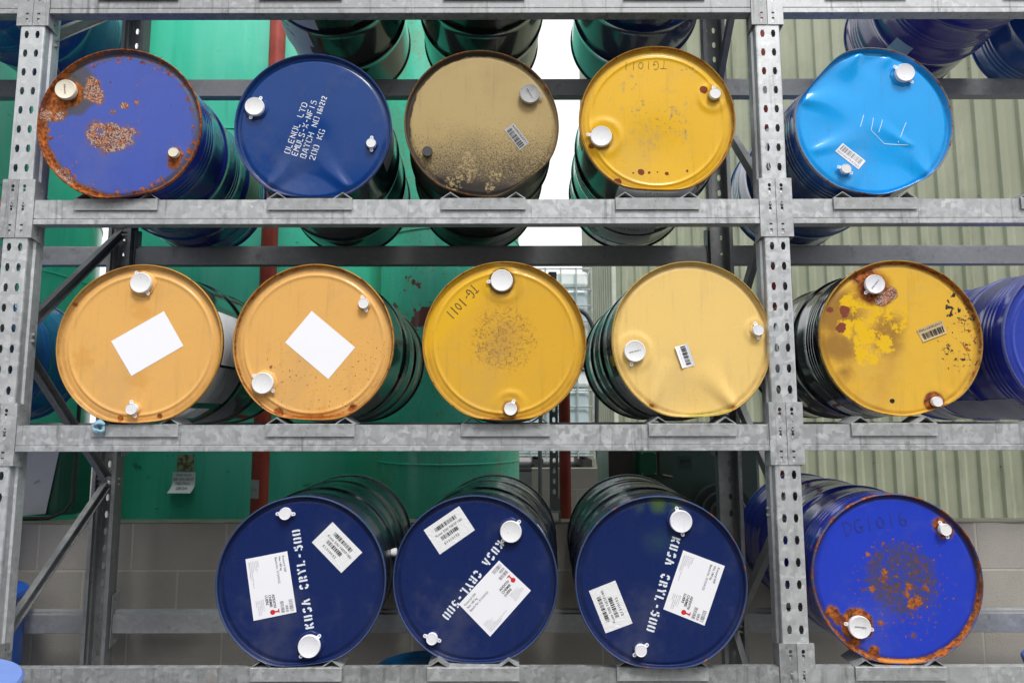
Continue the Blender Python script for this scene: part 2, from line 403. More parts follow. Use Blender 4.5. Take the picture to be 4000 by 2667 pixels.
def profile(style):
    P = [(.000, .2895), (.0015, .2920), (.006, .2925), (.011, .2920), (.0135, .2895), (.016, .2862)]
    def hoop(c, h=.0075, w=.022):
        return [(c + w * t, .2862 + h * math.cos(t * math.pi / 2) ** 1.2 if abs(t) < 1 else .2862) for t in (-1, -.75, -.5, -.25, 0, .25, .5, .75, 1)]
    def beads(c, nb=3, sp=.022, h=.0013):
        o = []
        for i in range(nb):
            cc = c + (i - (nb-1)/2) * sp
            o += [(cc - .008, .2862), (cc - .004, .2862 + h*.8), (cc, .2862 + h), (cc + .004, .2862 + h*.8), (cc + .008, .2862)]
        return o
    if style == 'w': P += beads(.10, 4) + hoop(.28) + beads(.42, 3) + hoop(.56) + beads(.74, 4)
    elif style == 'm': P += hoop(.28, .008, .026) + beads(.36, 3, .026) + hoop(.56, .008, .026) + beads(.72, 3)
    else: P += hoop(.28) + hoop(.56)
    P += [(DL - .016, .2862), (DL - .0135, .2895), (DL - .011, .2920), (DL - .006, .2925), (DL - .0015, .2920), (DL, .2895)]
    return P

def make_drum(cfg):
    x, y, z = cfg['c']; planes = cfg.get('planes', [])
    root = empty('steel_drum', (x, y, z - DR), -cfg.get('yaw', 0.), label=cfg['label'], cat='drum', group=cfg.get('group'))
    if cfg.get('tilt'): root.rotation_euler.x = cfg['tilt']
    def dfm(px, py, pz, rr=1.):
        for (ang, h, fall) in planes:
            nx, nz = math.cos(R_(ang)), math.sin(R_(ang)); d = px*nx + pz*nz
            lim = DR - h
            s_ = .010
            k = (d - lim) / s_
            over = s_ * math.log1p(math.exp(k)) if k < 30 else d - lim     # soft clamp
            over *= math.exp(-(py / fall) ** 2)
            px -= nx * over; pz -= nz * over
        return px, py, pz
    SEG = 96
    T = [2*math.pi*k/SEG for k in range(SEG)]
    def rings(mb, prof, mi=0, ys=None):
        vs = []; fs = []
        for (yy, r) in prof:
            for t in T: vs.append(dfm(r*math.cos(t), yy, r*math.sin(t)))
        for i in range(len(prof)-1):
            for k in range(SEG): fs.append((i*SEG+k, i*SEG+(k+1) % SEG, (i+1)*SEG+(k+1) % SEG, (i+1)*SEG+k))
        mb.add(vs, fs, mi, True)
        return vs
    # body, with rear head
    mb = MB(); prof = profile(cfg.get('style', 'w'))[5:]
    full = []
    for i in range(len(prof)-1):
        full.append(prof[i]); a, b = prof[i], prof[i+1]
        nsub = int((b[0]-a[0]) / .03)
        for q in range(1, nsub+1): full.append((a[0]+(b[0]-a[0])*q/(nsub+1), a[1]+(b[1]-a[1])*q/(nsub+1)))
    full.append(prof[-1])
    rings(mb, full + [(DL - .001, .286), (DL - .012, .283), (DL - .013, .2), (DL - .013, .01)])
    mb.build('body', cfg['body'], root, (0, 0, DR), fix=False, angle=50)
    # rim (chime)
    mb = MB(); rings(mb, [(.016, .2862), (.0135, .2895), (.011, .2920), (.006, .2927), (.001, .2918), (-.001, .2893), (.0008, .2868), (.006, .2858), (.012, .2850)])
    mb.build('rim', cfg['rim'], root, (0, 0, DR), fix=False, angle=60)
    # head surface
    dents = cfg.get('dents', []); folds = cfg.get('folds', []); ring = cfg.get('ring'); boss = cfg.get('boss', [])
    def hy(px, pz):
        r = math.hypot(px, pz)
        yy = .0125 + .0035 * sstep(.262, .276, r) * (1 - sstep(.2815, .285, r)) - .010 * sstep(.2805, .2856, r)
        if ring:
            yy -= .0035 * math.exp(-((r - .252) / .0045) ** 2) - .0015 * math.exp(-((r - .262) / .006) ** 2)
        for (bx, bz, br) in boss:
            d = math.hypot(px-bx, pz-bz); yy -= .0045 * math.exp(-((d - br) / (br * .22)) ** 2)
        edge = 1 - sstep(.272, .284, r)
        for (dx, dz, dr, dd) in dents:
            d2 = ((px-dx)**2 + (pz-dz)**2) / dr**2
            if d2 < 9: yy += dd * math.exp(-d2) * edge
        for (x0, z0, x1, z1, fw, fa) in folds:
            ex, ez = x1-x0, z1-z0; L2 = ex*ex + ez*ez; t = ((px-x0)*ex + (pz-z0)*ez) / L2
            if -.1 < t < 1:
                tt = max(0, t); d = abs((px-x0)*ez - (pz-z0)*ex) / math.sqrt(L2)
                wv = fw * (.25 + tt)
                if d < wv: yy -= fa * .8 * (.5 + .5*math.cos(math.pi * d / wv)) * (1 - tt) * (1 if t > 0 else 1 + t*10) * edge
        return yy
    rad = [.0002] + [.006 * i for i in range(1, 42)] + [.250, .2535, .257, .2605, .264, .268, .272, .276, .2795, .2815, .2835, .2850, .2856]
    rad = sorted(set(rad)); HS = 128
    vs = []; fs = []
    for r in rad:
        for k in range(HS):
            t = 2*math.pi*k/HS; px, pz = r*math.cos(t), r*math.sin(t); yy = hy(px, pz)
            q = dfm(px, yy if False else 0, pz); vs.append((q[0], yy, q[2]))
    for i in range(len(rad)-1):
        for k in range(HS): fs.append((i*HS+k, i*HS+(k+1) % HS, (i+1)*HS+(k+1) % HS, (i+1)*HS+k))
    fs.append(tuple(range(HS)))
    mb = MB(); mb.add(vs, fs, 0, True)
    mb.build('head', cfg['head'], root, (0, 0, DR), fix=False, angle=80)
    # plugs
    def plug(px, pz, r, lugs, mat, flange=True, txt=None, name='plug_cap'):
        r *= .94
        yb = hy(px, pz)
        if flange:
            f = MB(); ro = r * 1.28
            f.lathe([(0, ro*1.03), (.004, ro), (.0065, ro*.93), (.0065, ro*.5)], (px, yb + .001, pz), (0, -1, 0), 8, False, True)
            f.build('bung_flange', cfg['head'], root, (0, 0, DR))
        c = MB()
        c.lathe([(.0, r*.93), (.008, r*1.0), (.014, r*1.0), (.0175, r*.97), (.0185, r*.93), (.0178, r*.88), (.0175, r*.86), (.0175, r*.05)], (px, yb - .004, pz), (0, -1, 0), 40, False, True)
        co = c.build(name, mat, root, (0, 0, DR), angle=35)
        for (lx, lz) in lugs:
            d = Vector((lx-px, lz-pz)); L = d.length; d.normalize(); nn = Vector((-d.y, d.x)); w = .0062; L *= .95
            pts = [Vector((px, pz)) + d * (r*.9) + nn * w, Vector((px, pz)) + d * (r*.9) - nn * w]
            e = Vector((px, pz)) + d * max(L, r + .007)
            for k in range(9):
                a = -math.pi/2 + math.pi*k/8; pts.append(e + nn * (w*math.sin(a)) + d * (w*math.cos(a)))
            hole = [(e.x + .0024*math.cos(k*math.pi/4), e.y + .0024*math.sin(k*math.pi/4)) for k in range(8)]
            l = MB(); l.plate([(p.x, p.y) for p in pts], [hole], .0022, lambda a, b, t: (a, yb - .0125 + t, b))
            l.build('lug', mat, co)
        if txt:
            v, f, asp = text2d(txt[0]); t = MB(); wd_ = txt[1]; ca, sa = math.cos(R_(txt[2])), math.sin(R_(txt[2])); hh = wd_/asp
            t.add([(px + (a-.5)*wd_*ca - (b-.5)*hh*sa, yb - .0224, pz + (a-.5)*wd_*sa + (b-.5)*hh*ca) for a, b in v], f)
            t.build('print', M_ink, co)
        return co
    for p in cfg.get('plugs', []): plug(*p)
    # flat decals following the head
    def dec(mb, pts2, fs, off, mi=0): mb.add([(a, hy(a, b) - off, b) for a, b in pts2], fs, mi)
    def quadmap(Q):
        TL, TR, BR, BL = Q
        return lambda u, v: tuple((1-v)*((1-u)*BL[i] + u*BR[i]) + v*((1-u)*TL[i] + u*TR[i]) for i in (0, 1))
    def qsize(Q): return math.dist(Q[0], Q[1]), math.dist(Q[0], Q[3])
    def sheet(name, Q, mat, off=.0009, curl=0.):
        f = quadmap(Q); mb = MB(); nu, nv = 12, 9; vs = []; cr = .0
        for j in range(nv+1):
            for i in range(nu+1):
                u, v = i/nu, j/nv; a, b = f(u, v); o = off + (curl * (abs(2*v-1) ** 3) if curl else 0)
                vs.append((a, hy(a, b) - o, b))
        fs = [(j*(nu+1)+i, j*(nu+1)+i+1, (j+1)*(nu+1)+i+1, (j+1)*(nu+1)+i) for j in range(nv) for i in range(nu)]
        mb.add(vs, fs, 0, True); return mb.build(name, mat, root, (0, 0, DR), fix=False)
    def qtext(mb, Q, s, u, v, h, off=.0014, mi=0, wmax=None, bold=0.):
        """text at u, v (0..1 of the label, baseline left) with cap height h metres"""
        f = quadmap(Q); Wd, Hd = qsize(Q); vv, ff, asp = text2d(s, bold)
        w = h*asp
        if wmax: w = wmax
        dec(mb, [f(u + a*w/Wd, v + b*h/Hd) for a, b in vv], ff, off, mi)
    def bars(mb, Q, u0, u1, v0, v1, n, seed, off=.0014, mi=0):
        f = quadmap(Q); rr = random.Random(seed); t = 0; parts = []
        while t < n:
            w = rr.choice((1, 1, 2, 3)); g = rr.choice((1, 1, 2)); parts.append((t, t+w)); t += w+g
        for a, b in parts:
            ua, ub = u0+(u1-u0)*a/t, u0+(u1-u0)*b/t
            dec(mb, [f(ua, v0), f(ub, v0), f(ub, v1), f(ua, v1)], [(0, 1, 2, 3)], off, mi)
    for D in cfg.get('decals', []):
        k = D[0]
        if k == 'blank': sheet('label', D[1], M_plain, .001)
        elif k == 'big':
            Q = D[1]; o = sheet('product_label', Q, M_white); t = MB()
            qtext(t, Q, 'Kusacryl 500', .06, .865, .0078); qtext(t, Q, 'Net 180 kg', .06, .775, .0078); qtext(t, Q, 'Batch-Nr.: E1310152', .06, .685, .0078)
            t.build('print', M_ink, o, fix=False)
            t = MB()
            for i, s in enumerate(('Empfaenger:', 'Rock Chemicals Ltd.', 'c/o Rock Oil Co', '90, Priestley Street', 'WA5 1ST WARRINGTON CHESH. WA5 1ST', 'VEREINIGTES KOENIGREICH')):
                qtext(t, Q, s, .06, .27 - i*.042, .0034)
            for i, s in enumerate(('Bruchhausen Str. 1-3', '27753 Delmenhorst', 'Telefon: +49-4221-6293-0', 'Telefax: +49-4221-6293-33', '49/151/0131')):
                qtext(t, Q, s, .70, .27 - i*.042, .0034)
            bars(t, Q, .78, .97, .86, .95, 30, 5); bars(t, Q, .86, .97, .77, .83, 16, 6); bars(t, Q, .78, .97, .66, .74, 30, 7)
            t.build('fine_print', M_inkg, o, fix=False)
            t = MB()
            for i, s in enumerate(('ADDITIV', 'CHEMIE', 'LUERS')): qtext(t, Q, s, .64, .50 - i*.082, .0088, bold=.02)
            t.build('logo_lettering', M_ink, o, fix=False)
            t = MB(); f = quadmap(Q)
            cu, cv = .925, .46; Wd, Hd = qsize(Q)
            dec(t, [f(cu + .0085*math.cos(a)/Wd, cv + .0085*math.sin(a)/Hd) for a in [2*math.pi*i/16 for i in range(16)]], [tuple(range(16))], .0015)
            dec(t, [f(cu - .0022/Wd, cv + .007/Hd), f(cu + .0022/Wd, cv + .007/Hd), f(cu + .0022/Wd, cv + .021/Hd), f(cu - .0022/Wd, cv + .021/Hd)], [(0, 1, 2, 3)], .0017)
            dec(t, [f(cu - .008/Wd, cv + .0195/Hd), f(cu + .004/Wd, cv + .0195/Hd), f(cu + .004/Wd, cv + .023/Hd), f(cu - .008/Wd, cv + .023/Hd)], [(0, 1, 2, 3)], .0019)
            t.build('red_emblem', M_red, o, fix=False)
        elif k == 'small':
            Q = D[1]; o = sheet('barcode_label', Q, M_wrink); t = MB()
            bars(t, Q, .22, .82, .70, .84, 60, 1); qtext(t, Q, 'Kusa 500 NESF180', .15, .54, .0088, wmax=.113)
            bars(t, Q, .24, .72, .34, .48, 46, 2); qtext(t, Q, 'E1310152', .24, .17, .0088, wmax=.062)
            t.build('print', M_ink, o, fix=False)
        elif k == 'bar':
            Q, mat, num, curl, ink = D[1:]
            o = sheet('barcode_sticker', Q, mat, .0012, curl); t = MB()
            bars(t, Q, .06, .94, .40, .90, 50, 11, .0018 if not curl else .0024); qtext(t, Q, num, .05, .10, .0075, .0018 if not curl else .0024, wmax=.9*qsize(Q)[0])
            t.build('print', ink, o, fix=False)
        elif k == 'stencil' or k == 'hand':
            s, p0, p1, h = D[1:5]; mat = D[5]; wid = D[6]; FT = (SB if wid > .005 else ST) if k == 'stencil' else HW
            n = len(s); d = Vector((p1[0]-p0[0], p1[1]-p0[1])); Lg = d.length; d.normalize(); nn = Vector((-d.y, d.x))
            cw = Lg / (n - .18); t = MB(); hr = random.Random(3)
            for i, ch in enumerate(s):
                jz = (hr.random()-.5) * (.12*h if k == 'hand' else .05*h)
                for q, st in enumerate(FT[ch]):
                    pp = [(cw*(i + (.78 if wid > .005 and k == 'stencil' else .82)*a/4), h*b/6 + jz) for a, b in st]
                    dense = []
                    if k == 'hand':
                        for e in range(len(pp)-1):
                            for m in range(4):
                                tt = m/4; P0 = pp[max(e-1,0)]; P1 = pp[e]; P2 = pp[e+1]; P3 = pp[min(e+2, len(pp)-1)]
                                dense.append(tuple(.5*((2*P1[c]) + (-P0[c]+P2[c])*tt + (2*P0[c]-5*P1[c]+4*P2[c]-P3[c])*tt*tt + (-P0[c]+3*P1[c]-3*P2[c]+P3[c])*tt**3) for c in (0,1)))
                        dense.append(pp[-1]); pp = dense
                    v, f = ribbon(pp, wid)
                    dec(t, [(p0[0] + d.x*a + nn.x*b, p0[1] + d.y*a + nn.y*b) for a, b in v], f, .0007 + .00012*(q + (i % 2)*4))
            t.build('stencil_lettering' if k == 'stencil' else 'handwriting', mat, root, (0, 0, DR), fix=False)
        elif k == 'lines':
            t = MB()
            for i, (a, b, w) in enumerate(D[1]):
                v, f = ribbon([a, ((a[0]*2+b[0])/3, (a[1]*2+b[1])/3), ((a[0]+2*b[0])/3, (a[1]+2*b[1])/3), b], w); dec(t, v, f, .0007 + .0001*i)
            t.build('scratches', M_scratch, root, (0, 0, DR), fix=False)
    # labels wrapped on the side wall
    for (a0, a1, y0, y1, mat, lines) in cfg.get('side', []):
        mb = MB(); nu = max(3, int(abs(a1-a0)/3)); rr = .2862 + .0022
        pf = sorted(profile(cfg.get('style', 'w'))[5:-5])
        def rad_at(yy):
            for (ya, ra), (yb, rb) in zip(pf, pf[1:]):
                if ya <= yy <= yb: return ra + (rb-ra)*(yy-ya)/max(1e-6, yb-ya)
            return .2862
        ys = [y0 + (y1-y0)*j/10 for j in range(11)]; vs = []
        for yy in ys:
            for i in range(nu+1):
                a = R_(a0 + (a1-a0)*i/nu); r = rad_at(yy) + .0012; vs.append(dfm(r*math.cos(a), yy, r*math.sin(a)))
        mb.add(vs, [(j*(nu+1)+i, j*(nu+1)+i+1, (j+1)*(nu+1)+i+1, (j+1)*(nu+1)+i) for j in range(10) for i in range(nu)], 0, True)
        o = mb.build('side_label', mat, root, (0, 0, DR), fix=False)
        if lines:
            t = MB()
            for i, (s, va, ua, h) in enumerate(lines):     # text runs round the drum (angle) or along it
                v, f, asp = text2d(s)
                sgn = 1 if a1 > a0 else -1
                vs = []
                for a, b in v:
                    ang = R_(a0 + (a1-a0)*ua) + sgn * a*h*asp/.2862; yy = y0 + (y1-y0)*va + b*h
                    r = rad_at(yy) + .0018; vs.append(dfm(r*math.cos(ang), yy, r*math.sin(ang)))
                t.add(vs, f)
            t.build('print', M_ink, o, fix=False)
    return root

RUST_EDGE = lambda r=.272, w=.02, k=.5, s=22, **q: dict(t='edge', r=r, w=w, k=k, s=s, c='rust', **q)
B_black = paint('black_drum_paint', (.012, .013, .014), [], .16, .6, .3)
B_navy = paint('navy_drum_paint', (.010, .013, .028), [], .18, .6, .3)
B_navyb = paint('dull_navy_drum_paint', (.016, .022, .045), [], .26, .5, .4)
B_royal = paint('royal_blue_drum_paint', (.022, .035, .33), [], .2, .6, .25)
B_blue = paint('mid_blue_drum_paint', (.012, .09, .36), [], .22, .5, .3)
B_teal = paint('deep_blue_drum_paint', (.012, .10, .36), [], .2, .6, .3)
B_brown = paint('grimy_black_drum_paint', (.028, .022, .018), [dict(t='all', g=-.1, k=.8, s=9, c=(.09,.07,.05), soft=.6, a=.6)], .5, .1, .4)
def rim(name, base, amt, brown=False, rough=.35):
    return paint(name, base, [dict(t='all', g=amt, k=1.1, s=24, d=6, c='rust', soft=.25)], rough, .3)

YM = (.78, .43, .13)
DR_ = {}
DR_['t1'] = dict(c=(.375,-.031,1.807), yaw=-.073, style='w', body=B_royal, planes=[(-80,.012,.12)],
  label='royal blue drum with peeling paint and rust flakes, leftmost in the top row',
  head=paint('flaking_blue_head', (.06,.10,.42), [
    dict(t='edge', r=.250, w=.04, k=.55, s=9, c=(.085,.085,.11), soft=.6, a=.85),
    dict(t='spots', p=[(-.19,.13,.11)], w=.05, k=.5, s=18, c=(.075,.07,.075), soft=.4, a=.9),
    dict(t='edge', r=.258, w=.05, k=1.25, s=48, cap=-.12, c='rust', soft=.05),
    dict(t='spots', p=[(-.196,.122,.075)], w=.05, k=.35, s=25, c=(.07,.065,.065), soft=.3),
    dict(t='edge', r=.276, w=.022, k=.62, s=15, c='rust', dir=(-.75,-.6,.9,.25)),
    dict(t='spots', p=[(-.196,.115,.052),(-.235,.045,.036),(-.255,.10,.03),(.2,-.107,.026),(.195,-.145,.020)], w=.022, cap=.5, k=1.1, s=36, d=8, nr=.75, c='rust'),
    dict(t='spots', p=[(-.060,-.048,.050),(-.02,-.052,.050),(-.085,-.03,.03),(.015,-.045,.035),(.02,-.02,.02)], w=.05, cap=.12, k=1.35, s=24, d=9, nr=.68, c='rustgrey', soft=.05),
    dict(t='spots', p=[(-.114,.150,.030),(-.100,.110,.030),(-.090,.090,.018),(-.262,.03,.022),(-.225,.028,.018)], w=.03, cap=.4, k=1.2, s=26, d=9, nr=.68, c='rustgrey', soft=.05),
    dict(t='spots', p=[(.005,.075,.012),(-.034,.05,.009),(-.05,-.10,.011),(.05,.09,.008),(-.215,-.20,.03),(-.185,-.222,.026)], w=.02, cap=.4, k=1.3, s=45, d=8, nr=.72, c='rustgrey'),
    dict(t='spots', p=[(-.02,-.03,.16)], w=.2, cap=-.5, k=1.35, s=55, d=3, c='rust', soft=.04)], .42, .2, .2),
  rim=rim('rusted_blue_rim', (.10,.07,.12), .42), plugs=[(-.196,.122,.040,[],M_capold,False,('Infineum',.036,-82)),(.2,-.107,.0195,[],M_capold,False)],
  side=[(-22,12,.58,.72,simple('pale_green_label',(.45,.6,.42),.5),None)])
DR_['t2'] = dict(c=(1.076,.018,1.815), yaw=-.066, style='p', body=B_navy, planes=[(-90,.020,.14)], folds=[(.121,-.222,-.03,-.07,.075,.012),(-.15,-.225,-.03,-.07,.07,.011),(.104,.23,.05,.15,.04,.004)], dents=[(-.03,-.18,.09,.012),(.0,-.05,.09,.005)],
  label='deep blue drum stencilled OLENOL LTD in white, in the top row', rim=rim('blue_rim', (.05,.09,.26), -.28),
  head=paint('deep_blue_head', (.002,.042,.205), [RUST_EDGE(.286,.012,.5,40,dir=(0,-1,.8,.6)), dict(t='all', g=-.5, k=.95, s=70, c=(.2,.3,.45), soft=.2, a=.35)], .27, .5, .2),
  plugs=[(-.218,.071,.038,[(-.2,.106),(-.233,.029)],M_cap,True),(.217,-.06,.0195,[(.218,-.036),(.218,-.086)],M_cap,True)],
  decals=[('stencil','OLENOL LTD',(-.089,-.103),(-.027,.097),.0215,M_sten,.0030),('stencil','EMULS-X-NFI5',(-.062,-.110),(.008,.106),.0215,M_sten,.0030),
          ('stencil','BATCH NO',(-.031,-.118),(.020,.042),.0215,M_sten,.0030),('stencil','161212',(.024,.054),(.044,.124),.0185,M_sten,.0034),('stencil','200 KG',(.003,-.125),(.040,-.006),.0215,M_sten,.0030)],
  side=[(-25,16,.03,.13,M_greylab,None)])
DR_['t3'] = dict(c=(1.712,.016,1.827), yaw=-.069, style='w', body=B_brown, planes=[(-54,.020,.3),(-100,.008,.1)], dents=[(.14,-.2,.06,.004)],
  label='sand coloured drum head caked with black grime, third in the top row', rim=rim('grimy_brown_rim', (.20,.13,.06), .02),
  head=paint('grimy_sand_head', (.43,.315,.135), [
    dict(t='spots', p=[(.02,.20,.06),(.025,.14,.05)], w=.10, k=.8, s=10, c=(.24,.18,.10), soft=1.2, a=.5, st=(2,1,.5)),
    dict(t='half', h=(.05,-1,-.02), w=.28, k=.45, s=6, c=(.14,.11,.07), soft=1.2, a=.75),
    dict(t='half', h=(.05,-1,.055), w=.40, k=1.5, s=170, d=5, nr=.8, c=(.055,.042,.03), soft=.5, a=.9),
    dict(t='half', h=(-.1,-1,.185), w=.08, k=.5, s=12, c=(.028,.023,.02), soft=.8),
    dict(t='all', g=-.30, k=1.0, s=150, d=4, c=(.10,.075,.04), soft=.25, a=.7),
    dict(t='edge', r=.272, w=.02, k=.8, s=14, c=(.05,.035,.025), soft=.35, dir=(-.7,.5,.7,.3)),
    dict(t='spots', p=[(-.05,-.13,.025),(-.055,-.18,.035),(-.08,-.20,.02),(.05,-.20,.022),(-.11,-.235,.03),(.03,-.245,.018),(-.05,-.205,.022)], w=.03, cap=.04, k=1.4, s=75, d=7, nr=.8, c=(.40,.30,.15), soft=.2, a=.9)], .68, 0, .2),
  plugs=[(.18,.12,.041,[(.228,.114)],M_capgrey,False,('EMB-76540 A',.042,-60)),(-.203,-.118,.0205,[],M_capblk,False)],
  decals=[('bar',((.143,-.097),(.084,-.018),(.12,.009),(.179,-.066)),M_silver,'11070058076',0,M_ink)])
DR_['t4'] = dict(c=(2.369,.005,1.836), yaw=.038, style='m', body=B_black, planes=[(-93,.020,.14)], ring=True, boss=[(-.20,-.06,.062),(.212,.088,.046)], dents=[(-.0,-.12,.14,.006),(-.02,.05,.12,-.003)],
  label='bright yellow drum with upside-down TG1011 scrawl, in the top row', rim=rim('yellow_rim_rusty', (.50,.28,.04), -.05),
  head=paint('bright_yellow_head', (.78,.45,.022), [
    dict(t='all', g=-.15, k=.5, s=5, c=(.70,.40,.09), soft=.6, a=.6),
    dict(t='spots', p=[(-.02,.03,.15)], w=.16, cap=-.08, k=1.2, s=30, d=7, nr=.75, c=(.42,.29,.13), soft=.35, a=.6, st=(1,1,.7)),
    dict(t='spots', p=[(.10,-.02,.03),(.05,.0,.05),(-.06,.05,.03),(-.09,.16,.03),(.13,.2,.03)], w=.03, cap=-.12, k=1.1, s=60, c=(.20,.16,.11), soft=.2, a=.6),
    RUST_EDGE(.284,.012,.55,30), dict(t='spots', p=[(-.061,-.197,.013),(-.03,-.199,.006),(.0,-.197,.004),(.035,-.204,.008),(.11,-.195,.005),(.18,.118,.016),(-.245,-.095,.012),(-.15,-.235,.016),(-.09,-.20,.004)], w=.012, k=.5, s=60, c=(.20,.05,.02), soft=.1, matte=True),
    dict(t='spots', p=[(-.21,-.064,.052),(.218,.095,.032)], w=.012, k=.6, s=40, c=(.25,.14,.02), soft=.6, a=.6)], .32, .4, .15),
  plugs=[(-.21,-.064,.0425,[(-.262,-.052)],M_cap,False),(.218,.095,.0225,[(.214,.125)],M_cap,False)],
  decals=[('hand','TG1011',(.044,.238),(-.122,.236),.034,M_marker,.0016)],
  side=[(240,300,.02,.16,M_white,[('TG 1011',.1,.35,.014)]),(235,285,.42,.72,M_white,[('UN 3082   9',.2,.3,.02),('TG 1011',.55,.2,.012)]),(186,196,.02,.1,M_yel,None)])
DR_['t5'] = dict(c=(3.173,-.011,1.820), yaw=.03, style='w', body=B_blue, planes=[(138,.026,.3),(-68,.016,.2),(-100,.010,.15)],
  folds=[(-.031,.272,-.17,.10,.10,.016),(.079,.255,-.02,.16,.07,.008),(-.245,.09,-.08,.10,.09,.012),(.192,-.21,.10,-.05,.09,.012),(-.212,-.103,.02,-.02,.08,.008),(.13,-.085,-.04,.03,.06,.006),(-.09,-.26,-.05,-.1,.05,.006)],
  dents=[(-.12,.17,.08,.012),(.02,.22,.05,.006),(.05,-.16,.10,.007),(-.16,-.02,.08,.006)],
  label='dented sky blue drum with bent rim and scratched tally marks, in the top row', rim=rim('blue_rim_worn', (.30,.33,.36), .0),
  head=paint('sky_blue_head', (.012,.36,.86), [RUST_EDGE(.286,.012,.6,40,dir=(0,-1,.8,.5)), dict(t='all', g=-.62, k=.95, s=45, c=(.2,.16,.1), soft=.1, a=.6)], .24, .5, .12),
  plugs=[(.124,.186,.038,[(.092,.213),(.151,.152)],M_capspot,True),(-.114,-.183,.0195,[(-.136,-.174),(-.094,-.196)],M_cap,True)],
  decals=[('bar',((-.113,-.078),(-.031,-.147),(-.061,-.18),(-.142,-.108)),M_white,'00040794765',0,M_inkg),
          ('lines',[((-.029,.031),(-.044,-.015),.0026),((.006,.02),(-.005,-.028),.0026),((.039,.011),(.022,-.038),.0026),((-.005,-.030),(.041,-.08),.0022),((.041,-.081),(.125,-.089),.0032),((.125,-.001),(.091,-.078),.0028)])])
DR_['m1'] = dict(c=(.489,-.017,.988), yaw=-.04, style='p', body=B_black, planes=[(-88,.012,.12)], ring=True,
  label='orange-yellow drum with tilted blank white label, leftmost in the middle row', rim=rim('orange_rim', (.62,.33,.06), -.15),
  head=paint('orange_yellow_head', YM, [RUST_EDGE(.286,.012,.5,34), dict(t='spots', p=[(.079,-.254,.009),(-.057,-.262,.010),(-.24,.145,.006)], w=.008, k=.5, s=60, c='rust'),
     dict(t='spots', p=[(-.005,.12,.05),(0,-.12,.05),(-.2,-.05,.05)], w=.06, k=1., s=30, c=(.62,.28,.05), soft=.5, a=.35), dict(t='all', g=-.66, k=.95, s=110, c=(.3,.13,.03), soft=.1)], .3, .4, .15),
  plugs=[(-.005,.223,.040,[(-.024,.258),(.019,.186)],M_cap,True),(-.01,-.229,.0215,[(-.016,-.203),(-.001,-.254)],M_cap,True)],
  decals=[('blank',((-.106,.013),(.074,.123),(.15,-.003),(-.027,-.112)))],
  side=[(-14,26,.03,.24,M_white,[('CORROSIVE TO METALS',.3,.1,.006),('1010121',.5,.3,.012),('LUBRIZOL OVT16',.75,.05,.011)]),(-46,-16,.02,.26,M_greylab,[('SAFETY DATA SHEET AVAILABLE',.3,.1,.007),('Danger',.6,.2,.012)]),(-66,-52,.02,.20,M_white,[('1010121242',.4,.1,.012)])])
DR_['m2'] = dict(c=(1.105,.005,.994), yaw=.001, style='m', body=B_black, planes=[(-92,.016,.13)], ring=True,
  label='orange-yellow drum with diamond-turned blank label and rusty bottom edge, in the middle row', rim=rim('orange_rim_rust', (.60,.32,.06), -.02),
  head=paint('orange_yellow_head_b', YM, [RUST_EDGE(.283,.012,.5,34), dict(t='half', h=(.02,-1,.255), w=.03, k=.6, s=30, c='rust', soft=.2), dict(t='half', h=(.02,-1,.225), w=.05, k=.6, s=20, c=(.55,.2,.03), soft=.6, a=.5), dict(t='spots', p=[(-.121,-.249,.018),(.147,-.233,.015),(-.155,-.085,.004)], w=.012, k=.6, s=60, c='rust'),
     dict(t='spots', p=[(.0,-.12,.12),(.18,-.1,.06)], w=.12, cap=-.5, k=1.5, s=120, d=2, c=(.28,.1,.03), soft=.05)], .3, .4, .15),
  plugs=[(-.175,-.144,.041,[(-.209,-.117),(-.141,-.170)],M_cap,True),(.18,.145,.0205,[(.173,.170),(.189,.120)],M_cap,True)],
  decals=[('blank',((-.013,.12),(.149,-.014),(.055,-.129),(-.106,.004)))])
DR_['m3'] = dict(c=(1.796,-.036,.993), yaw=0, style='m', body=B_black, planes=[(-90,.016,.13)], ring=True, boss=[(-.005,.215,.060),(.022,-.225,.046)],
  label='yellow drum with TG-1011 handwritten at upper left and dark speckled centre, in the middle row', rim=rim('yellow_rim_b', (.52,.29,.04), .0),
  head=paint('speckled_yellow_head', (.70,.395,.04), [
    dict(t='half', h=(-.72,.69,.145), w=.06, k=.12, s=6, c=(.76,.44,.022), soft=.8, a=.7),
    dict(t='spots', p=[(-.003,.014,.105)], w=.10, k=.5, s=8, c=(.42,.25,.08), soft=.9, a=.5),
    dict(t='spots', p=[(-.003,.014,.112)], w=.11, cap=.06, k=1.5, s=110, d=8, nr=.85, c=(.14,.065,.05), soft=.4, a=.75),
    dict(t='spots', p=[(-.009,.221,.053)], w=.014, k=.5, s=30, c=(.10,.05,.03), soft=.7, a=.85),
    dict(t='spots', p=[(.022,-.236,.030)], w=.014, k=.6, s=30, c='rust', soft=.3, a=.8),
    RUST_EDGE(.286,.012,.55,30), dict(t='half', h=(.0,-1,.268), w=.02, k=.6, s=40, c='rust', soft=.2), dict(t='all', g=-.7, k=.95, s=90, c=(.2,.09,.03), soft=.1)], .33, .35, .1),
  plugs=[(-.009,.221,.0425,[(-.060,.218)],M_cap,False),(.022,-.236,.0245,[(.034,-.207)],M_cap,False)],
  decals=[('hand','TG-1011',(-.116,.212),(-.212,.103),.037,M_marker,.0028)])
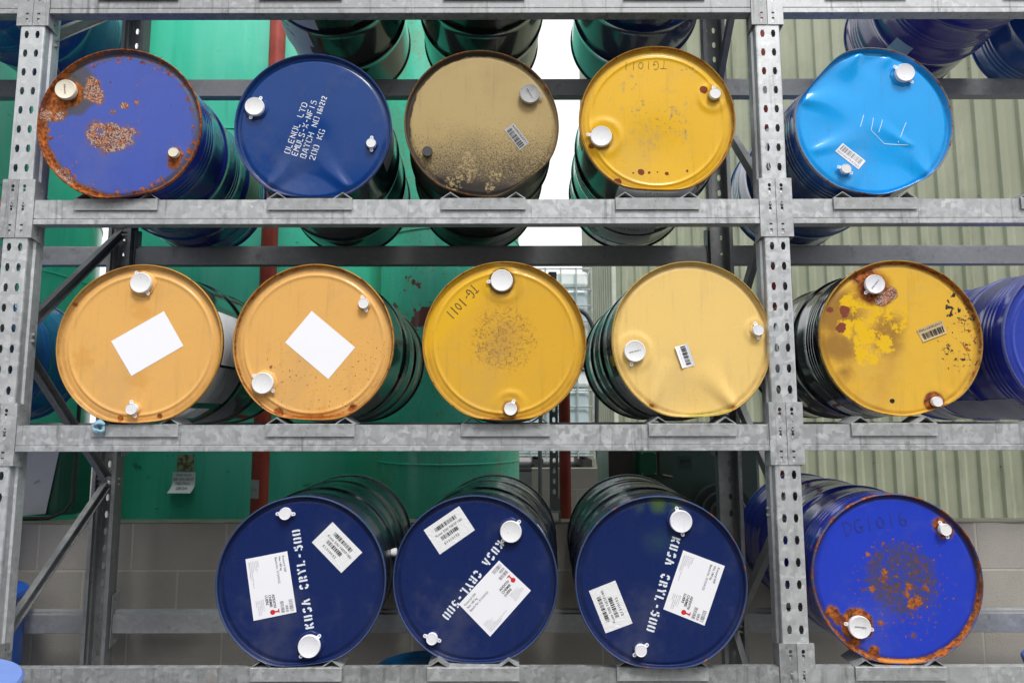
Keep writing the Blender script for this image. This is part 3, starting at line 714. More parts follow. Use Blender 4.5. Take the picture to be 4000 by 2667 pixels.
DR_['m4'] = dict(c=(2.475,.009,1.003), yaw=-.015, style='w', body=B_black, planes=[(-88,.014,.13)], dents=[(0,-.24,.08,.008)],
  folds=[(-.15,-.245,-.10,-.06,.06,.018),(.155,-.25,.03,-.08,.07,.020)], boss=[(-.209,-.04,.058),(.241,.037,.036)],
  label='pale yellow drum with a curled barcode sticker, beside the slotted upright in the middle row', rim=rim('pale_yellow_rim', (.62,.42,.12), -.12),
  head=paint('pale_yellow_head', (.84,.58,.20), [RUST_EDGE(.287,.012,.45,34), dict(t='spots', p=[(-.15,-.236,.008),(.149,-.245,.010)], w=.01, k=.5, s=60, c=(.45,.16,.03)), dict(t='half', h=(.15,-1,.262), w=.03, k=.6, s=20, c=(.35,.3,.02), soft=.5), dict(t='spots', p=[(.282,-.01,.006),(.284,-.03,.006),(.283,-.045,.004)], w=.006, k=.3, s=60, c=(.2,.15,.12))], .28, .45, .08),
  plugs=[(-.209,-.04,.0415,[(-.222,-.090)],M_cap,False,('EMB-76540 A',.042,15)),(.241,.037,.0215,[(.234,.062),(.243,.010)],M_capspot,True)],
  decals=[('bar',((-.014,-.011),(.011,-.09),(-.036,-.101),(-.061,-.023)),M_white,'110700309886',.006,M_ink)],
  side=[(206,248,.015,.22,M_greylab,[('UN 3082',.25,.15,.02),('ENVIRONMENTALLY HAZARDOUS',.7,.1,.008)]),(190,198,.04,.1,M_yel,None)])
DR_['m5'] = dict(c=(3.242,.026,1.010), yaw=.045, style='w', body=B_black, planes=[(-72,.014,.2),(-100,.006,.15)], folds=[(.20,-.215,.08,-.16,.03,.004)],
  label='mottled yellow drum with rust round its top plug and beige barcode, right of the upright', rim=rim('yellow_rim_c', (.52,.32,.05), .0),
  head=paint('mottled_yellow_head', (.76,.45,.055), [
    dict(t='all', g=.02, k=.8, s=5, d=8, nr=.7, c=(.52,.25,.035), soft=.5, a=.6),
    dict(t='spots', p=[(-.20,.10,.12),(-.22,-.03,.10),(-.2,-.12,.06),(-.04,.03,.10)], w=.12, cap=.6, k=.5, s=8, c=(.33,.17,.04), soft=.6, a=.95),
    dict(t='spots', p=[(-.12,.08,.10),(-.07,.13,.08),(-.03,.08,.07),(-.1,-.0,.07),(-.12,-.06,.04)], w=.07, cap=.10, k=1.2, s=20, d=9, nr=.75, c=(.79,.48,.02), soft=.14),
    dict(t='all', g=-.46, k=.9, s=14, c=(.80,.49,.018), soft=.04),
    dict(t='spots', p=[(-.085,.20,.085)], w=.04, k=.5, s=16, c=(.42,.16,.02), soft=.9, a=.8),
    dict(t='spots', p=[(-.083,.190,.055),(-.115,.245,.045),(-.05,.165,.04)], w=.03, k=.7, s=30, c='rust', soft=.15),
    dict(t='spots', p=[(-.045,.152,.026),(-.015,.168,.022),(-.062,.14,.016)], w=.014, k=.45, s=30, c='rustgrey'),
    dict(t='spots', p=[(-.189,.107,.019),(-.205,.045,.019),(-.188,.09,.012),(-.24,.11,.010)], w=.014, k=1.3, s=50, d=8, nr=.7, c=(.22,.055,.03), matte=True),
    dict(t='spots', p=[(.111,-.229,.036)], w=.016, k=.5, s=40, c='rust'),
    dict(t='spots', p=[(.225,.13,.05),(.265,.09,.03)], w=.05, cap=-.16, k=1.35, s=50, c=(.03,.025,.03), soft=.04, matte=True),
    dict(t='spots', p=[(.235,-.03,.075)], w=.07, cap=-.26, k=1.35, s=60, c=(.05,.03,.03), soft=.04, matte=True),
    dict(t='spots', p=[(.265,0,.045),(.185,-.04,.012),(.24,.06,.02)], w=.03, cap=-.12, k=1., s=45, c='rust'),
    dict(t='spots', p=[(-.038,-.226,.009)], w=.006, k=.3, s=60, c=(.02,.02,.02)),
    RUST_EDGE(.282,.016,.7,34,dir=(.3,.9,.4,.4))], .4, .2, .15),
  plugs=[(-.083,.201,.038,[(-.116,.169)],M_capspot,False,('EMB-76540 A',.042,50)),(.111,-.229,.0195,[],M_cap,False)],
  decals=[('bar',((.171,.021),(.085,-.012),(.064,.032),(.157,.069)),M_beige,'110700477506',.002,M_ink)],
  side=[(48,58,.02,.10,M_white,None),(118,122,.02,.14,M_white,None)])
BR = [(.0, .286)]
NAV = (.007, .019, .100)
def navy_head(nm, green=False, extra=()):
    return paint(nm, NAV, [dict(t='all', g=-.70, k=.95, s=80, c=(.35,.4,.5), soft=.06, a=.5)] +
      ([dict(t='spots', p=[(.0,.262,.05),(.06,.262,.04),(-.06,.25,.03)], w=.07, k=.4, s=12, c=(.07,.13,.02), soft=.8, a=.9), dict(t='spots', p=[(.0,.14,.08)], w=.12, k=.4, s=8, c=(.03,.07,.09), soft=.9, a=.6)] if green else []) + list(extra), .36, .25, .2)
DR_['b1'] = dict(c=(1.092,-.006,.163), yaw=-.045, style='w', body=B_navyb, planes=[(-85,.014,.13)], label='navy drum with KUSACRYL stencil reading upwards, leftmost in the bottom row',
  rim=rim('navy_rim', (.05,.085,.20), -.2), head=navy_head('navy_head'),
  plugs=[(.036,-.212,.0405,[(.068,-.180),(.008,-.245)],M_capspot,True),(-.061,.232,.0225,[(-.086,.231),(-.035,.230)],M_capspot,True)],
  decals=[('big',((-.054,.102),(-.015,-.103),(-.16,-.13),(-.196,.076))),('small',((.1,.2),(.206,.095),(.135,.026),(.03,.131))),('stencil','KUSA CRYL-500',(.046,-.157),(-.012,.178),.029,M_sten,.0066)])
DR_['b2'] = dict(c=(1.691,.027,.160), yaw=.059, style='w', body=B_navyb, planes=[(-90,.012,.13)], label='navy drum with KUSACRYL stencil slanting across its head, second in the bottom row',
  rim=rim('navy_rim_b', (.045,.08,.19), -.22), head=navy_head('navy_head_b'),
  plugs=[(.128,.168,.0405,[(.158,.203),(.099,.135)],M_cap,True),(-.148,-.198,.0215,[(-.171,-.191),(-.124,-.205)],M_capspot,True)],
  decals=[('big',((-.057,-.085),(.085,.066),(.197,-.035),(.054,-.192))),('small',((-.185,.168),(-.058,.253),(-.001,.17),(-.126,.084))),('stencil','KUSA CRYL-500',(.082,.137),(-.118,-.124),.029,M_sten,.0066)],
  side=[(8,40,.012,.06,M_white,[('ADDITIV CHEMIE',.3,.1,.01)]),(24,60,.55,.62,M_galvd,None)])
DR_['b3'] = dict(c=(2.330,-.039,.165), yaw=.052, style='w', body=B_navyb, planes=[(-90,.014,.13)], label='navy drum with greenish top and stencil reading downwards, third in the bottom row',
  rim=rim('navy_rim_c', (.05,.085,.20), -.08), head=navy_head('navy_head_green_stain', True),
  plugs=[(.073,.207,.0405,[(.060,.253),(.079,.162)],M_capspot,True),(-.073,-.219,.0215,[(-.056,-.206),(-.092,-.234)],M_capspot,True)],
  decals=[('big',((.22,.057),(.145,-.14),(.008,-.088),(.081,.108))),('small',((-.189,-.17),(-.244,-.031),(-.153,.005),(-.097,-.136))),('stencil','KUSA CRYL-500',(.046,.155),(-.053,-.158),.029,M_sten,.0066)],
  side=[(150,188,.012,.045,M_white,None)])
DR_['b4'] = dict(c=(3.163,.006,.166), yaw=.04, style='w', body=B_royal, planes=[(-90,.006,.1)], label='bright blue drum with DG1016 marked on its rusty head, in the bottom row',
  rim=rim('blue_rim_rusty', (.10,.12,.28), .12),
  head=paint('bright_blue_head', (.02,.05,.50), [
    dict(t='spots', p=[(.02,.0,.135)], w=.10, cap=.30, k=1.3, s=60, d=8, nr=.85, c=(.075,.062,.06), soft=.45, a=.9),
    dict(t='spots', p=[(.058,-.083,.020),(.075,-.075,.012),(.042,-.03,.012),(-.042,-.0,.010),(-.038,.02,.008),(.10,-.03,.009),(-.08,-.04,.007),(.035,-.055,.010),(-.09,.08,.005)], w=.02, cap=.25, k=1.5, s=60, d=9, nr=.72, c='rust', soft=.05),
    dict(t='spots', p=[(.02,-.02,.11)], w=.10, cap=-.20, k=1.45, s=48, d=9, nr=.75, c=(.16,.06,.025), soft=.08),
    dict(t='spots', p=[(.02,-.02,.125)], w=.12, cap=-.44, k=1.55, s=70, d=3, c='rust', soft=.04),
    dict(t='spots', p=[(-.14,-.155,.055),(-.225,-.115,.022),(-.205,-.14,.02),(-.15,-.215,.018),(-.09,-.245,.016),(.165,.185,.025),(.18,.165,.028),(-.06,-.15,.008),(.05,-.19,.007)], w=.022, cap=.5, k=1.0, s=44, d=8, nr=.75, c='rust'),
    dict(t='edge', r=.272, w=.02, k=.5, s=24, c=(.05,.03,.025), soft=.4, a=.9),
    dict(t='edge', r=.280, w=.014, k=.8, s=40, c='rust', dir=(0,-1,.8,.35)),
    dict(t='half', h=(.0,-1,.268), w=.02, k=.9, s=50, c=(.55,.22,.04), soft=.3, matte=True)], .33, .35, .12),
  plugs=[(-.14,-.16,.0405,[(-.184,-.151),(-.101,-.168)],M_cap,False,('Infineum',.038,175)),(.172,.17,.0215,[(.160,.192),(.180,.147)],M_cap,False)],
  decals=[('hand','DG1016',(-.166,.146),(.056,.186),.046,M_mark2,.0036)])
# drums whose heads are out of frame or hidden: still whole drums
PH = paint('plain_black_head', (.012,.013,.014), [], .2, .5); PHB = paint('plain_blue_head', (.02,.05,.3), [], .25, .5)
def plain(c, yaw, style, body, head, label, **k): return dict(c=c, yaw=yaw, style=style, body=body, head=head, rim=body, label=label, plugs=[(-.1,.19,.04,[],M_cap,True),(.11,-.2,.02,[],M_cap,True)], **k)
H1 = .825*3 - .1234 + DR
DR_['u0'] = plain((-.44,0,H1), 0, 'w', B_teal, PHB, 'glossy blue drum behind the left upright at the very top')
DR_['u1'] = plain((1.06,.02,H1), -.06, 'p', B_black, PH, 'glossy black drum above the OLENOL drum with paper labels on its side', side=[(200,262,.10,.26,M_white,None),(196,246,.36,.56,M_white,[('UN 3082',.2,.3,.02)]),(228,250,.3,.42,M_plain,None)])
DR_['u2'] = plain((1.71,.02,H1), -.05, 'p', B_black, PH, 'glossy black drum above the grimy sand coloured drum', side=[(176,214,.08,.36,M_greylab,None)])
DR_['u3'] = plain((2.385,.0,H1), .04, 'p', paint('navy_gloss_paint', (.012,.03,.14), [], .18, .6), PHB, 'glossy navy blue drum above the yellow drum with upside-down writing')
DR_['u4'] = plain((3.80,.0,H1+.01), .03, 'w', paint('violet_blue_paint', (.025,.022,.24), [], .18, .6), PHB, 'dark violet-blue drum above the dented sky blue drum', side=[(222,240,.50,.60,simple('pale_blue_label',(.4,.55,.65),.4),None)])
DR_['u5'] = plain((4.45,.0,H1), .02, 'w', B_blue, PHB, 'blue drum at the top right corner, partly out of frame')
DR_['v5'] = dict(c=(3.895,.0,1.0), yaw=.03, style='w', body=B_royal, label='royal blue drum at the right edge of the middle row', ring=True,
  rim=rim('royal_rim', (.12,.16,.45), -.15), head=paint('worn_royal_head', (.035,.06,.38), [dict(t='spots', p=[(-.05,.05,.12)], w=.14, k=1., s=20, c=(.12,.09,.09), soft=.5, a=.6), RUST_EDGE(.284,.012,.5,34)], .35, .3),
  plugs=[(-.02,.2,.04,[],M_cap,True)], side=[(226,256,.10,.55,M_greylab,None)])
DR_['w0'] = plain((-.50,.0,1.0), -.06, 'w', B_teal, PHB, 'dark blue drum behind the left upright in the middle row')
G = {'t': 'drums in the top full row', 'm': 'drums in the middle row', 'b': 'drums in the bottom row', 'u': 'drums on the uppermost level'}
for k, c in DR_.items():
    c['group'] = 'drums stored on the rack'
    make_drum(c)

# unseen drums added to block low sky: plain copies of the uppermost drums
def copy_tree(o, parent=None):
    c = o.copy(); COL.objects.link(c); c.parent = parent
    for ch in o.children: copy_tree(ch, c)
    return c
src = [o for o in COL.objects if o.get('category') == 'drum' and ('behind the left upright at the very top' in o['label'] or 'above the grimy' in o['label'])]
spots = [(-1.15-.66*i, z_) for i in range(2) for z_ in (1.0, 1.82, H1)] + [(-2.3+.66*i, H1+.825) for i in range(10)]
for i, (px, pz) in enumerate(spots):
    c = copy_tree(src[i % 2]); c.location = (px, 0, pz - DR)
    over = ('far left bay, outer end', 'far left bay, middle', 'far left bay, inner end', 'left upright', 'leftmost cradle', 'OLENOL drum', 'grimy sand coloured drum', 'bright yellow drum', 'right upright', 'dented sky blue drum')
    c['label'] = ('unseen glossy drum added to block sky, two levels above the ' + over[i-6]) if i > 5 else 'unseen glossy drum added to block sky, beyond the left edge, ' + ('nearer' if i < 3 else 'farther') + ' of two on the ' + ('middle', 'upper', 'topmost')[i % 3] + ' shelf'

# ------------------------------------------------------------------ the rack
LV = [-.1234 + .825*i for i in range(5)]; HB = .093; SL = .705
rack = empty('pallet_rack', (0, 0, -.93), label='galvanised steel racking of slotted uprights and beams holding the drums', cat='rack')
RZ = .93
def slot(cx, cz):
    return [(cx + a, cz + b) for a, b in [(-.0056,-.0145),(.0056,-.0145),(.0058,-.010),(.0082,-.005),(.0082,.005),(.0058,.010),(.0056,.0145),(-.0056,.0145),(-.0058,.010),(-.0082,.005),(-.0082,-.005),(-.0058,-.010)]]
def upright(xc, yf, sgn, zoff, ztop=4.2, mat=None):
    """face at y = yf, sides running to yf + sgn*depth"""
    mb = MB(); dep = .075; hw = .0465; zb = -.93
    k0 = int((zb + .05 - zoff) / .075); k1 = int((ztop - zoff) / .075)
    def mp(a, b, t): return (xc + a, yf + sgn*t, b)
    for side in (-1, 1):
        z0 = zb
        for k in range(k0, k1):
            zc = zoff + k*.075; a, b = (0, hw-.006) if side > 0 else (-hw+.006, 0)
            lo = zc - .0375; hi = zc + .0375
            if k == k0: lo = zb
            mb.plate([(a, lo), (b, lo), (b, hi), (a, hi)], [slot(side*.0205, zc)], .0025, mp)
    zt = zoff + (k1-1)*.075 + .0375
    for s in (-1, 1):       # folded sides: corner bend, side, step, return lip
        pts = [(hw-.006, 0), (hw-.0017, .0017), (hw, .006), (hw, .030), (hw+.006, .036), (hw+.006, dep), (hw-.010, dep)]
        inn = [(hw-.010, dep-.0025), (hw+.0035, dep-.0025), (hw+.0035, .037), (hw-.0025, .031), (hw-.0025, .007), (hw-.0045, .0035), (hw-.006, .0025)]
        poly = [(s*a, b) for a, b in pts + inn]
        mb.sweep([(a, sgn*b) for a, b in poly], (xc, yf, zb), (xc, yf, zt), (1, 0, 0), (0, 1, 0))
    mb.box((xc-.06, min(yf, yf+sgn*.085)-.0, zb), (xc+.06, max(yf, yf+sgn*.085), zb+.006))
    return mb.build('upright', mat or M_galvu, rack, (0, 0, RZ))
for xc in (0, W):
    upright(xc, 0, 1, 0.)
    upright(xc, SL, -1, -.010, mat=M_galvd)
def beam(x0, x1, yf, sgn, zt, mat, conn=True):
    mb = MB()
    sec = [(0, 0), (0, -.0695), (.0022, -.0710), (.0022, -.0728), (-.0012, -.0745), (-.0012, -.0915), (.001, -HB), (.043, -HB), (.045, -.091), (.045, -.014), (.032, -.012), (.031, -.002), (.029, 0)]
    mb.sweep([(a*sgn, b) for a, b in sec], (x0, yf, zt), (x1, yf, zt), (0, 1, 0), (0, 0, 1))
    o = mb.build('beam', mat, rack, (0, 0, RZ))
    for (xe, s) in ((x0, -1), (x1, 1)):
        if not (-.2 < xe < W + .2): continue
        # connector: plate over the upright face + cheek along its side, punched
        xu = 0 if abs(xe) < .2 else W
        inner = xu + .0012*(-s); outer = xu - s*.0605
        c = MB(); z1, z0 = zt + .079, zt - .142
        yo = yf - sgn*.0035
        a, b = sorted((inner, outer)); cxh = (a+b)/2
        cx_ = xu - s*.0205*1.06
        def hx(cx, cz, w, h, n=None): return [(cx-w, cz-h), (cx+w, cz-h), (cx+w, cz+h), (cx-w, cz+h)]
        holes = [[(cx_ + .0065*math.cos(t*math.pi/4), zt+.052+.0075*math.sin(t*math.pi/4)) for t in range(8)],
                 hx(cx_, zt-.095, .0055, .0032),
                 [(cx_+.002*math.cos(t*math.pi/3), zt+.010+.002*math.sin(t*math.pi/3)) for t in range(6)]]
        for zz in (.033, -.040, -.122): holes.append([(cx_-.0035, zt+zz-.009), (cx_+.0035, zt+zz-.009), (cx_+.0052, zt+zz+.009), (cx_-.0052, zt+zz+.009)])
        holes.append([(cx_ + .005*math.cos(t*math.pi/5), zt-.020+.0105*math.sin(t*math.pi/5)) for t in range(10)])
        c.plate([(a, z0), (b, z0), (b, z1), (a, z1)], holes, .0032, lambda p, q, t: (p, yo + sgn*t, q))
        ck = outer; t_ = .0035*s
        ya, yb = yo + sgn*.0, yo + sgn*.055
        prof = [(yo + sgn*.0033, z0), (yb, z0-.010), (yb, z1-.010), (yo + sgn*.0033, z1)]
        c.plate(prof, [[(yo+sgn*(.036+.004*math.cos(t*math.pi/4)), z1-.03+.006*math.sin(t*math.pi/4)) for t in range(8)], [(yo+sgn*(.036+.004*math.cos(t*math.pi/4)), z0+.02+.006*math.sin(t*math.pi/4)) for t in range(8)]], 1,
                lambda p, q, t: (ck + s*.0035*t*1.0, p, q))
        # punched hooks bent inwards, seen through the trapezoid holes
        for zz in (.033, -.040, -.122):
            h1 = [(cx_-.005, yo+sgn*.0045, zt+zz+.001), (cx_+.005, yo+sgn*.0045, zt+zz+.001), (cx_+.0035, yo+sgn*.0018, zt+zz-.010), (cx_-.0035, yo+sgn*.0018, zt+zz-.010)]
            c.add(h1, [(0, 1, 2, 3)])
        co = c.build('beam_connector', mat if mat is not M_rustb else M_galv2, o, (0, 0, 0))
        pb = MB(); pb.lathe([(0, .0055), (.006, .0055), (.0075, .0035)], (cx_, yo+sgn*.004, zt-.020), (0, -sgn, 0), 8)
        pb.build('locking_pin', M_galvd, o)
    return o
M_rustb = paint('rusty_beam_steel', (.36,.34,.32), [dict(t='all', g=.0, k=.9, s=22, c='rust', soft=.2, a=.8)], .6, 0)
for i, zt in enumerate(LV):
    mt = M_galv2 if i == 3 else (M_galv if i else galv('galvanised_steel_stained', .30, .48, .7, .4, .5, moss=.25, streak=.35) if i == 0 else M_galv)
    beam(.062, W-.062, 0, 1, zt, mt)
    beam(-2.74, -.062, 0, 1, zt, M_rustb if i == 2 else M_galv2)
    beam(W+.062, W+2.74, 0, 1, zt, M_galv)
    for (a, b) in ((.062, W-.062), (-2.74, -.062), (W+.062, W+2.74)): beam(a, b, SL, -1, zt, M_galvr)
def brace(xc, y0, z0, y1, z1):
    mb = MB(); d = Vector((0, y1-y0, z1-z0)); L = d.length; d.normalize(); n = Vector((0, -d.z, d.y))
    sec = [(-.0125, -.02), (.0125, -.02), (.0125, -.0165), (-.0095, -.0165), (-.0095, .0165), (.0125, .0165), (.0125, .02), (-.0125, .02)]
    mb.sweep(sec, (xc, y0, z0), (xc, y1, z1), (1, 0, 0), n)
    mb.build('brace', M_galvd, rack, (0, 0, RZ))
    for (yy, zz) in ((y0, z0), (y1, z1)):
        b = MB(); b.tube([(xc-.062, yy, zz), (xc+.062, yy, zz)], .006, 8); b.build('bolt', M_galvd, rack, (0, 0, RZ))
F_, B_ = .055, .655
zl = [(F_, -.65), (B_, -.68+.0), (B_, .44)]
for (xc, pts) in ((0, [(B_, -.70), (F_, -.10), (B_, .44), (F_, 1.02), (B_, 1.60), (F_, 2.17), (B_, 2.75), (F_, 3.32)]), (W, [(B_, -.75), (F_, -.75), (B_, -.20), (F_, .39), (B_, .95), (F_, 1.53), (B_, 2.20), (F_, 2.85)])):
    for (a, b), (c, d) in zip(pts, pts[1:]): brace(xc + (.0 if a == F_ else .0), a, b + .012*(1 if d > b else -1), c, d - .012*(1 if d > b else -1))

# cradles holding the drum fronts
first = None
def cradle(x0, x1, zt, label):
    g = empty('drum_cradle', ((x0+x1)/2, 0, zt), label=label, cat='cradle', group='drum cradles hooked over the front beams')
    hw = (x1-x0)/2; mb = MB()
    mb.sweep([(-.0050, .0035), (-.0080, .0035-.002), (-.0080, -.0405), (-.0050, -.0405), (-.0050, .0005), (.055, .0005), (.055, .0035)], (-hw, 0, 0), (hw, 0, 0), (0, 1, 0), (0, 0, 1))
    mb.build('cradle_plate', M_gcrad, g)
    for s in (-1, 1):
        c = MB(); xo = s*hw
        sec = [(0, 0), (-s*.036, .024), (-s*.072, 0), (-s*.066, 0), (-s*.036, .0195), (-s*.006, 0)]
        c.sweep(sec, (xo, -.004, .0036), (xo, .10, .0036), (1, 0, 0), (0, 0, 1)); c.build('chock', M_galvd if s < 0 else M_gcrad, g)
CR = {3: [(.242,.551,'at the far left of the uppermost beam'),(.857,1.176,'on the uppermost beam above the OLENOL drum'),(1.563,1.874,'on the uppermost beam above the sand coloured drum'),(2.252,2.563,'on the uppermost beam above the bright yellow drum'),(3.024,3.334,'on the uppermost beam above the sky blue drum'),(3.705,4.02,'on the uppermost beam at the right edge')],
      2: [(.209,.519,'under the flaking blue drum'),(.921,1.235,'under the OLENOL drum'),(1.561,1.875,'under the grimy sand coloured drum'),(2.206,2.516,'under the bright yellow drum'),(3.009,3.319,'under the dented sky blue drum'),(3.699,4.01,'at the right edge below the top row')],
      1: [(.329,.640,'with blue rag, under the leftmost orange-yellow drum'),(.949,1.265,'under the drum with a diamond-turned label'),(1.642,1.958,'under the speckled yellow drum'),(2.308,2.62,'under the pale yellow drum'),(3.027,3.333,'under the mottled yellow drum')],
      0: [(.928,1.241,'under the leftmost navy drum'),(1.533,1.847,'under the second navy drum'),(2.18,2.492,'under the third navy drum'),(2.994,3.305,'under the bright blue DG1016 drum')]}
for lv, l in CR.items():
    for (a, b, t) in l: cradle(a, b, LV[lv], 'dull steel cradle plate ' + t)

# blue rag tied on the cradle
mb = MB(); rr = random.Random(5)
for q in range(5):
    ph = rr.random()*6; pts = []
    for k in range(26):
        t = 2*math.pi*k/25
        pts.append((.366 + (.011+.002*q)*math.cos(t) + .003*math.sin(3*t+ph), -.016 - .004*math.sin(2*t+ph) - .0015*q, .695 + (.021-.002*q)*math.sin(t) + .004*math.cos(2*t+ph)))
    mb.tube(pts, [.0035 + .0022*math.sin(5*k/4+ph)**2 for k in range(26)], 7)
tag(mb.build('rag', simple('pale_blue_cloth', (.30,.50,.62), .8, vary=.7, scale=90)), 'small crumpled pale blue rag hanging on the middle beam', 'rag')

# ------------------------------------------------------------------ setting: ground, walls, cladding
GZ = -.93
n = NT('concrete_ground', .85); c = n.mix(n.mr(n.noise(.8, 6, .65), .35, .65), (.10, .10, .095), (.16, .155, .145)); c = n.mix(n.mr(n.noise(9, 5, .7), .55, .75, 0, .6), c, (.07, .067, .062)); n.set('Base Color', c); n.bump(n.noise(60, 4, .7), .3, .004)
g = MB(); g.add([(-90, -60, GZ), (90, -60, GZ), (90, 120, GZ), (-90, 120, GZ)], [(0, 1, 2, 3)])
tag(g.build('ground', n.m), kind='structure')

def block_mat(nm, tone):
    n = NT(nm, .9); n2 = n.t.nodes.new('ShaderNodeTexBrick'); n2.offset = .5
    mp = n.t.nodes.new('ShaderNodeMapping'); mp.inputs['Rotation'].default_value = (R_(90), 0, 0)
    n.t.links.new(n.P, mp.inputs[0]); n.t.links.new(mp.outputs[0], n2.inputs['Vector'])
    n2.inputs['Scale'].default_value = 1; n2.inputs['Brick Width'].default_value = .45; n2.inputs['Row Height'].default_value = .225
    n2.inputs['Mortar Size'].default_value = .006; n2.inputs['Mortar Smooth'].default_value = .3; n2.inputs['Bias'].default_value = 0
    n2.inputs['Color1'].default_value = (*[t*.92 for t in tone], 1); n2.inputs['Color2'].default_value = (*[t*1.08 for t in tone], 1); n2.inputs['Mortar'].default_value = (*[min(1, t*1.35) for t in tone], 1)
    c = n.mix(n.mr(n.noise(3, 5, .6), .35, .7, 0, .35), n2.outputs['Color'], tuple(t*.7 for t in tone))
    c = n.mix(n.mr(n.noise(130, 3, .7), .62, .72, 0, .5), c, tuple(t*.4 for t in tone))
    n.set('Base Color', c); n.bump(n.ma('ADD', n.ma('MULTIPLY', n2.outputs['Fac'], -1.), n.ma('MULTIPLY', n.noise(160, 4, .75), .6)), .8, .005)
    return n.m
MBK = block_mat('concrete_block', (.46, .43, .38)); MBK2 = block_mat('dark_concrete_block', (.09, .082, .073))
cap = simple('mossy_wall_top', (.24, .23, .18), .9, vary=.6, scale=9)
def wall(x0, x1, y0, y1, zt, label, grp='block walls round the tanks', mat=None):
    mb = MB(); mb.box((x0, y0, GZ), (x1, y1, zt-.004)); o = mb.build('block_wall', mat or MBK, None)
    o.location = (0, 0, 0); tag(o, label, 'wall', grp)
    m2 = MB(); rr = random.Random(3); k = int((x1-x0)/.06); vs = []
    for i in range(k+1):
        xx = x0 + (x1-x0)*i/k; j = (rr.random()-.5)*.006
        vs += [(xx, y0-.003+j, zt-.004), (xx, y1, zt-.004), (xx, y0-.003+j, zt+rr.random()*.003), (xx, y1, zt+.002)]
    fs = []
    for i in range(k):
        a, b = 4*i, 4*i+4; fs += [(a, b, b+2, a+2), (a+2, b+2, b+3, a+3), (a+3, b+3, b+1, a+1)]
    m2.add(vs, fs); m2.build('coping', cap, o)
    return o
wall(-4.5, 8.0, .89, .99, .222, 'long grey concrete block wall low behind the rack', None)
wall(2.02, 2.78, 4.4, 4.5, .198, 'far concrete block wall below the white container cage', None, MBK2)
# broken, shifted block end at the left
mb = MB(); mb.box((-1.35, .868, -.006), (-.545, .889, .216)); tag(mb.build('loose_block', simple('dark_block', (.17,.155,.14), .9, vary=.5), bevel=.004), 'darker shifted concrete block on top of the wall at far left', 'block')

# corrugated building: long face turned away to the left, short return at the corner
cx0, cy0 = 1.8235, -2.376
Mclad = NT('olive_cladding', .5, .0, .4)
c = Mclad.mix(Mclad.mr(Mclad.noise(1.2, 5, .6), .35, .65), (.30, .315, .225), (.36, .375, .28))
c = Mclad.mix(Mclad.mr(Mclad.noise(5, 5, .7, stretch=(1, 1, .15)), .54, .72, 0, .6), c, (.17, .165, .11))
c = Mclad.mix(Mclad.mr(Mclad.noise(60, 3, .6), .70, .73, 0, .5), c, (.10, .09, .06))
Mclad.set('Base Color', c); Mclad = Mclad.m
def clad(P0, P1, z0, z1, parent):
    P0 = Vector(P0); P1 = Vector(P1); L = (P1-P0).length; d = (P1-P0).normalized(); nrm = Vector((d.y, -d.x))
    mb = MB(); pts = []; s = 0.
    while s < L:
        for (a, h) in ((0, .0), (.088, .0), (.092, .002), (.118, .034), (.120, .035), (.172, .035), (.174, .034), (.196, .002)):
            if s + a < L: pts.append((s+a, h))
        s += .20
    vs = []
    for (a, h) in pts:
        p = P0 + d*a + nrm*h; vs += [(p.x, p.y, z0), (p.x, p.y, z1)]
    mb.add(vs, [(2*i, 2*i+2, 2*i+3, 2*i+1) for i in range(len(pts)-1)])
    o = mb.build('cladding_sheet', Mclad, parent, fix=False)
    # screws along the rails
    sc = MB(); s = .1
    k = 0
    while s < L:
        for zz in (1.1, 2.6, 4.1, 5.6):
            p = P0 + d*(s + (.0 if k % 2 else .03)) + nrm*.006
            sc.lathe([(0, .010), (.006, .009)], (p.x, p.y, zz + .02*math.sin(k*3.1)), (nrm.x, nrm.y, 0), 6)
        s += .6; k += 1
    sc.build('screws', M_capblk, parent)
bld = empty('clad_building', (cx0 + 1.46, cy0 + 9.2, GZ), label='pale olive warehouse clad in vertical corrugated sheets', cat='building')
def relp(x, y): return (x - bld.location.x, y - bld.location.y)
th = R_(28); C0 = Vector((cx0 + 1.46, cy0 + 9.25)); C1 = C0 + Vector((math.cos(th), -math.sin(th))) * 14
C2 = C0 + Vector((-.10, 3.2))
clad(relp(*C0), relp(*C1), .0, 8.4, bld)
clad(relp(*C2), relp(*C0), .0, 8.4, bld)
mb = MB(); p = relp(C0.x-.02, C0.y-.02); mb.box((p[0]-.02, p[1]-.02, 0), (p[0]+.03, p[1]+.03, 8.4)); mb.build('corner_flashing', simple('pale_flashing', (.5,.52,.45), .5), bld)

# unseen building added behind the camera to keep low sky off the drum heads
ws = empty('sky_block_building', (2, -13, GZ), label='long grey building added out of view to block low sky', cat='building')
mb = MB(); mb.box((-16, -6, 0), (16, 0, 7.2)); mb.build('sky_block_wall', simple('grey_render', (.16,.16,.155), .8), ws)
mb = MB()
for k in range(7): mb.box((-14+4.2*k, .002, 3.2), (-12.2+4.2*k, .03, 4.6))
mb.build('windows', simple('window_glass', (.05,.06,.07), .1), ws)
mb = MB(); mb.box((-16.2, -6.2, 7.2), (16.2, .25, 7.45)); mb.build('roof_edge', simple('roof_trim', (.3,.3,.3), .6), ws)

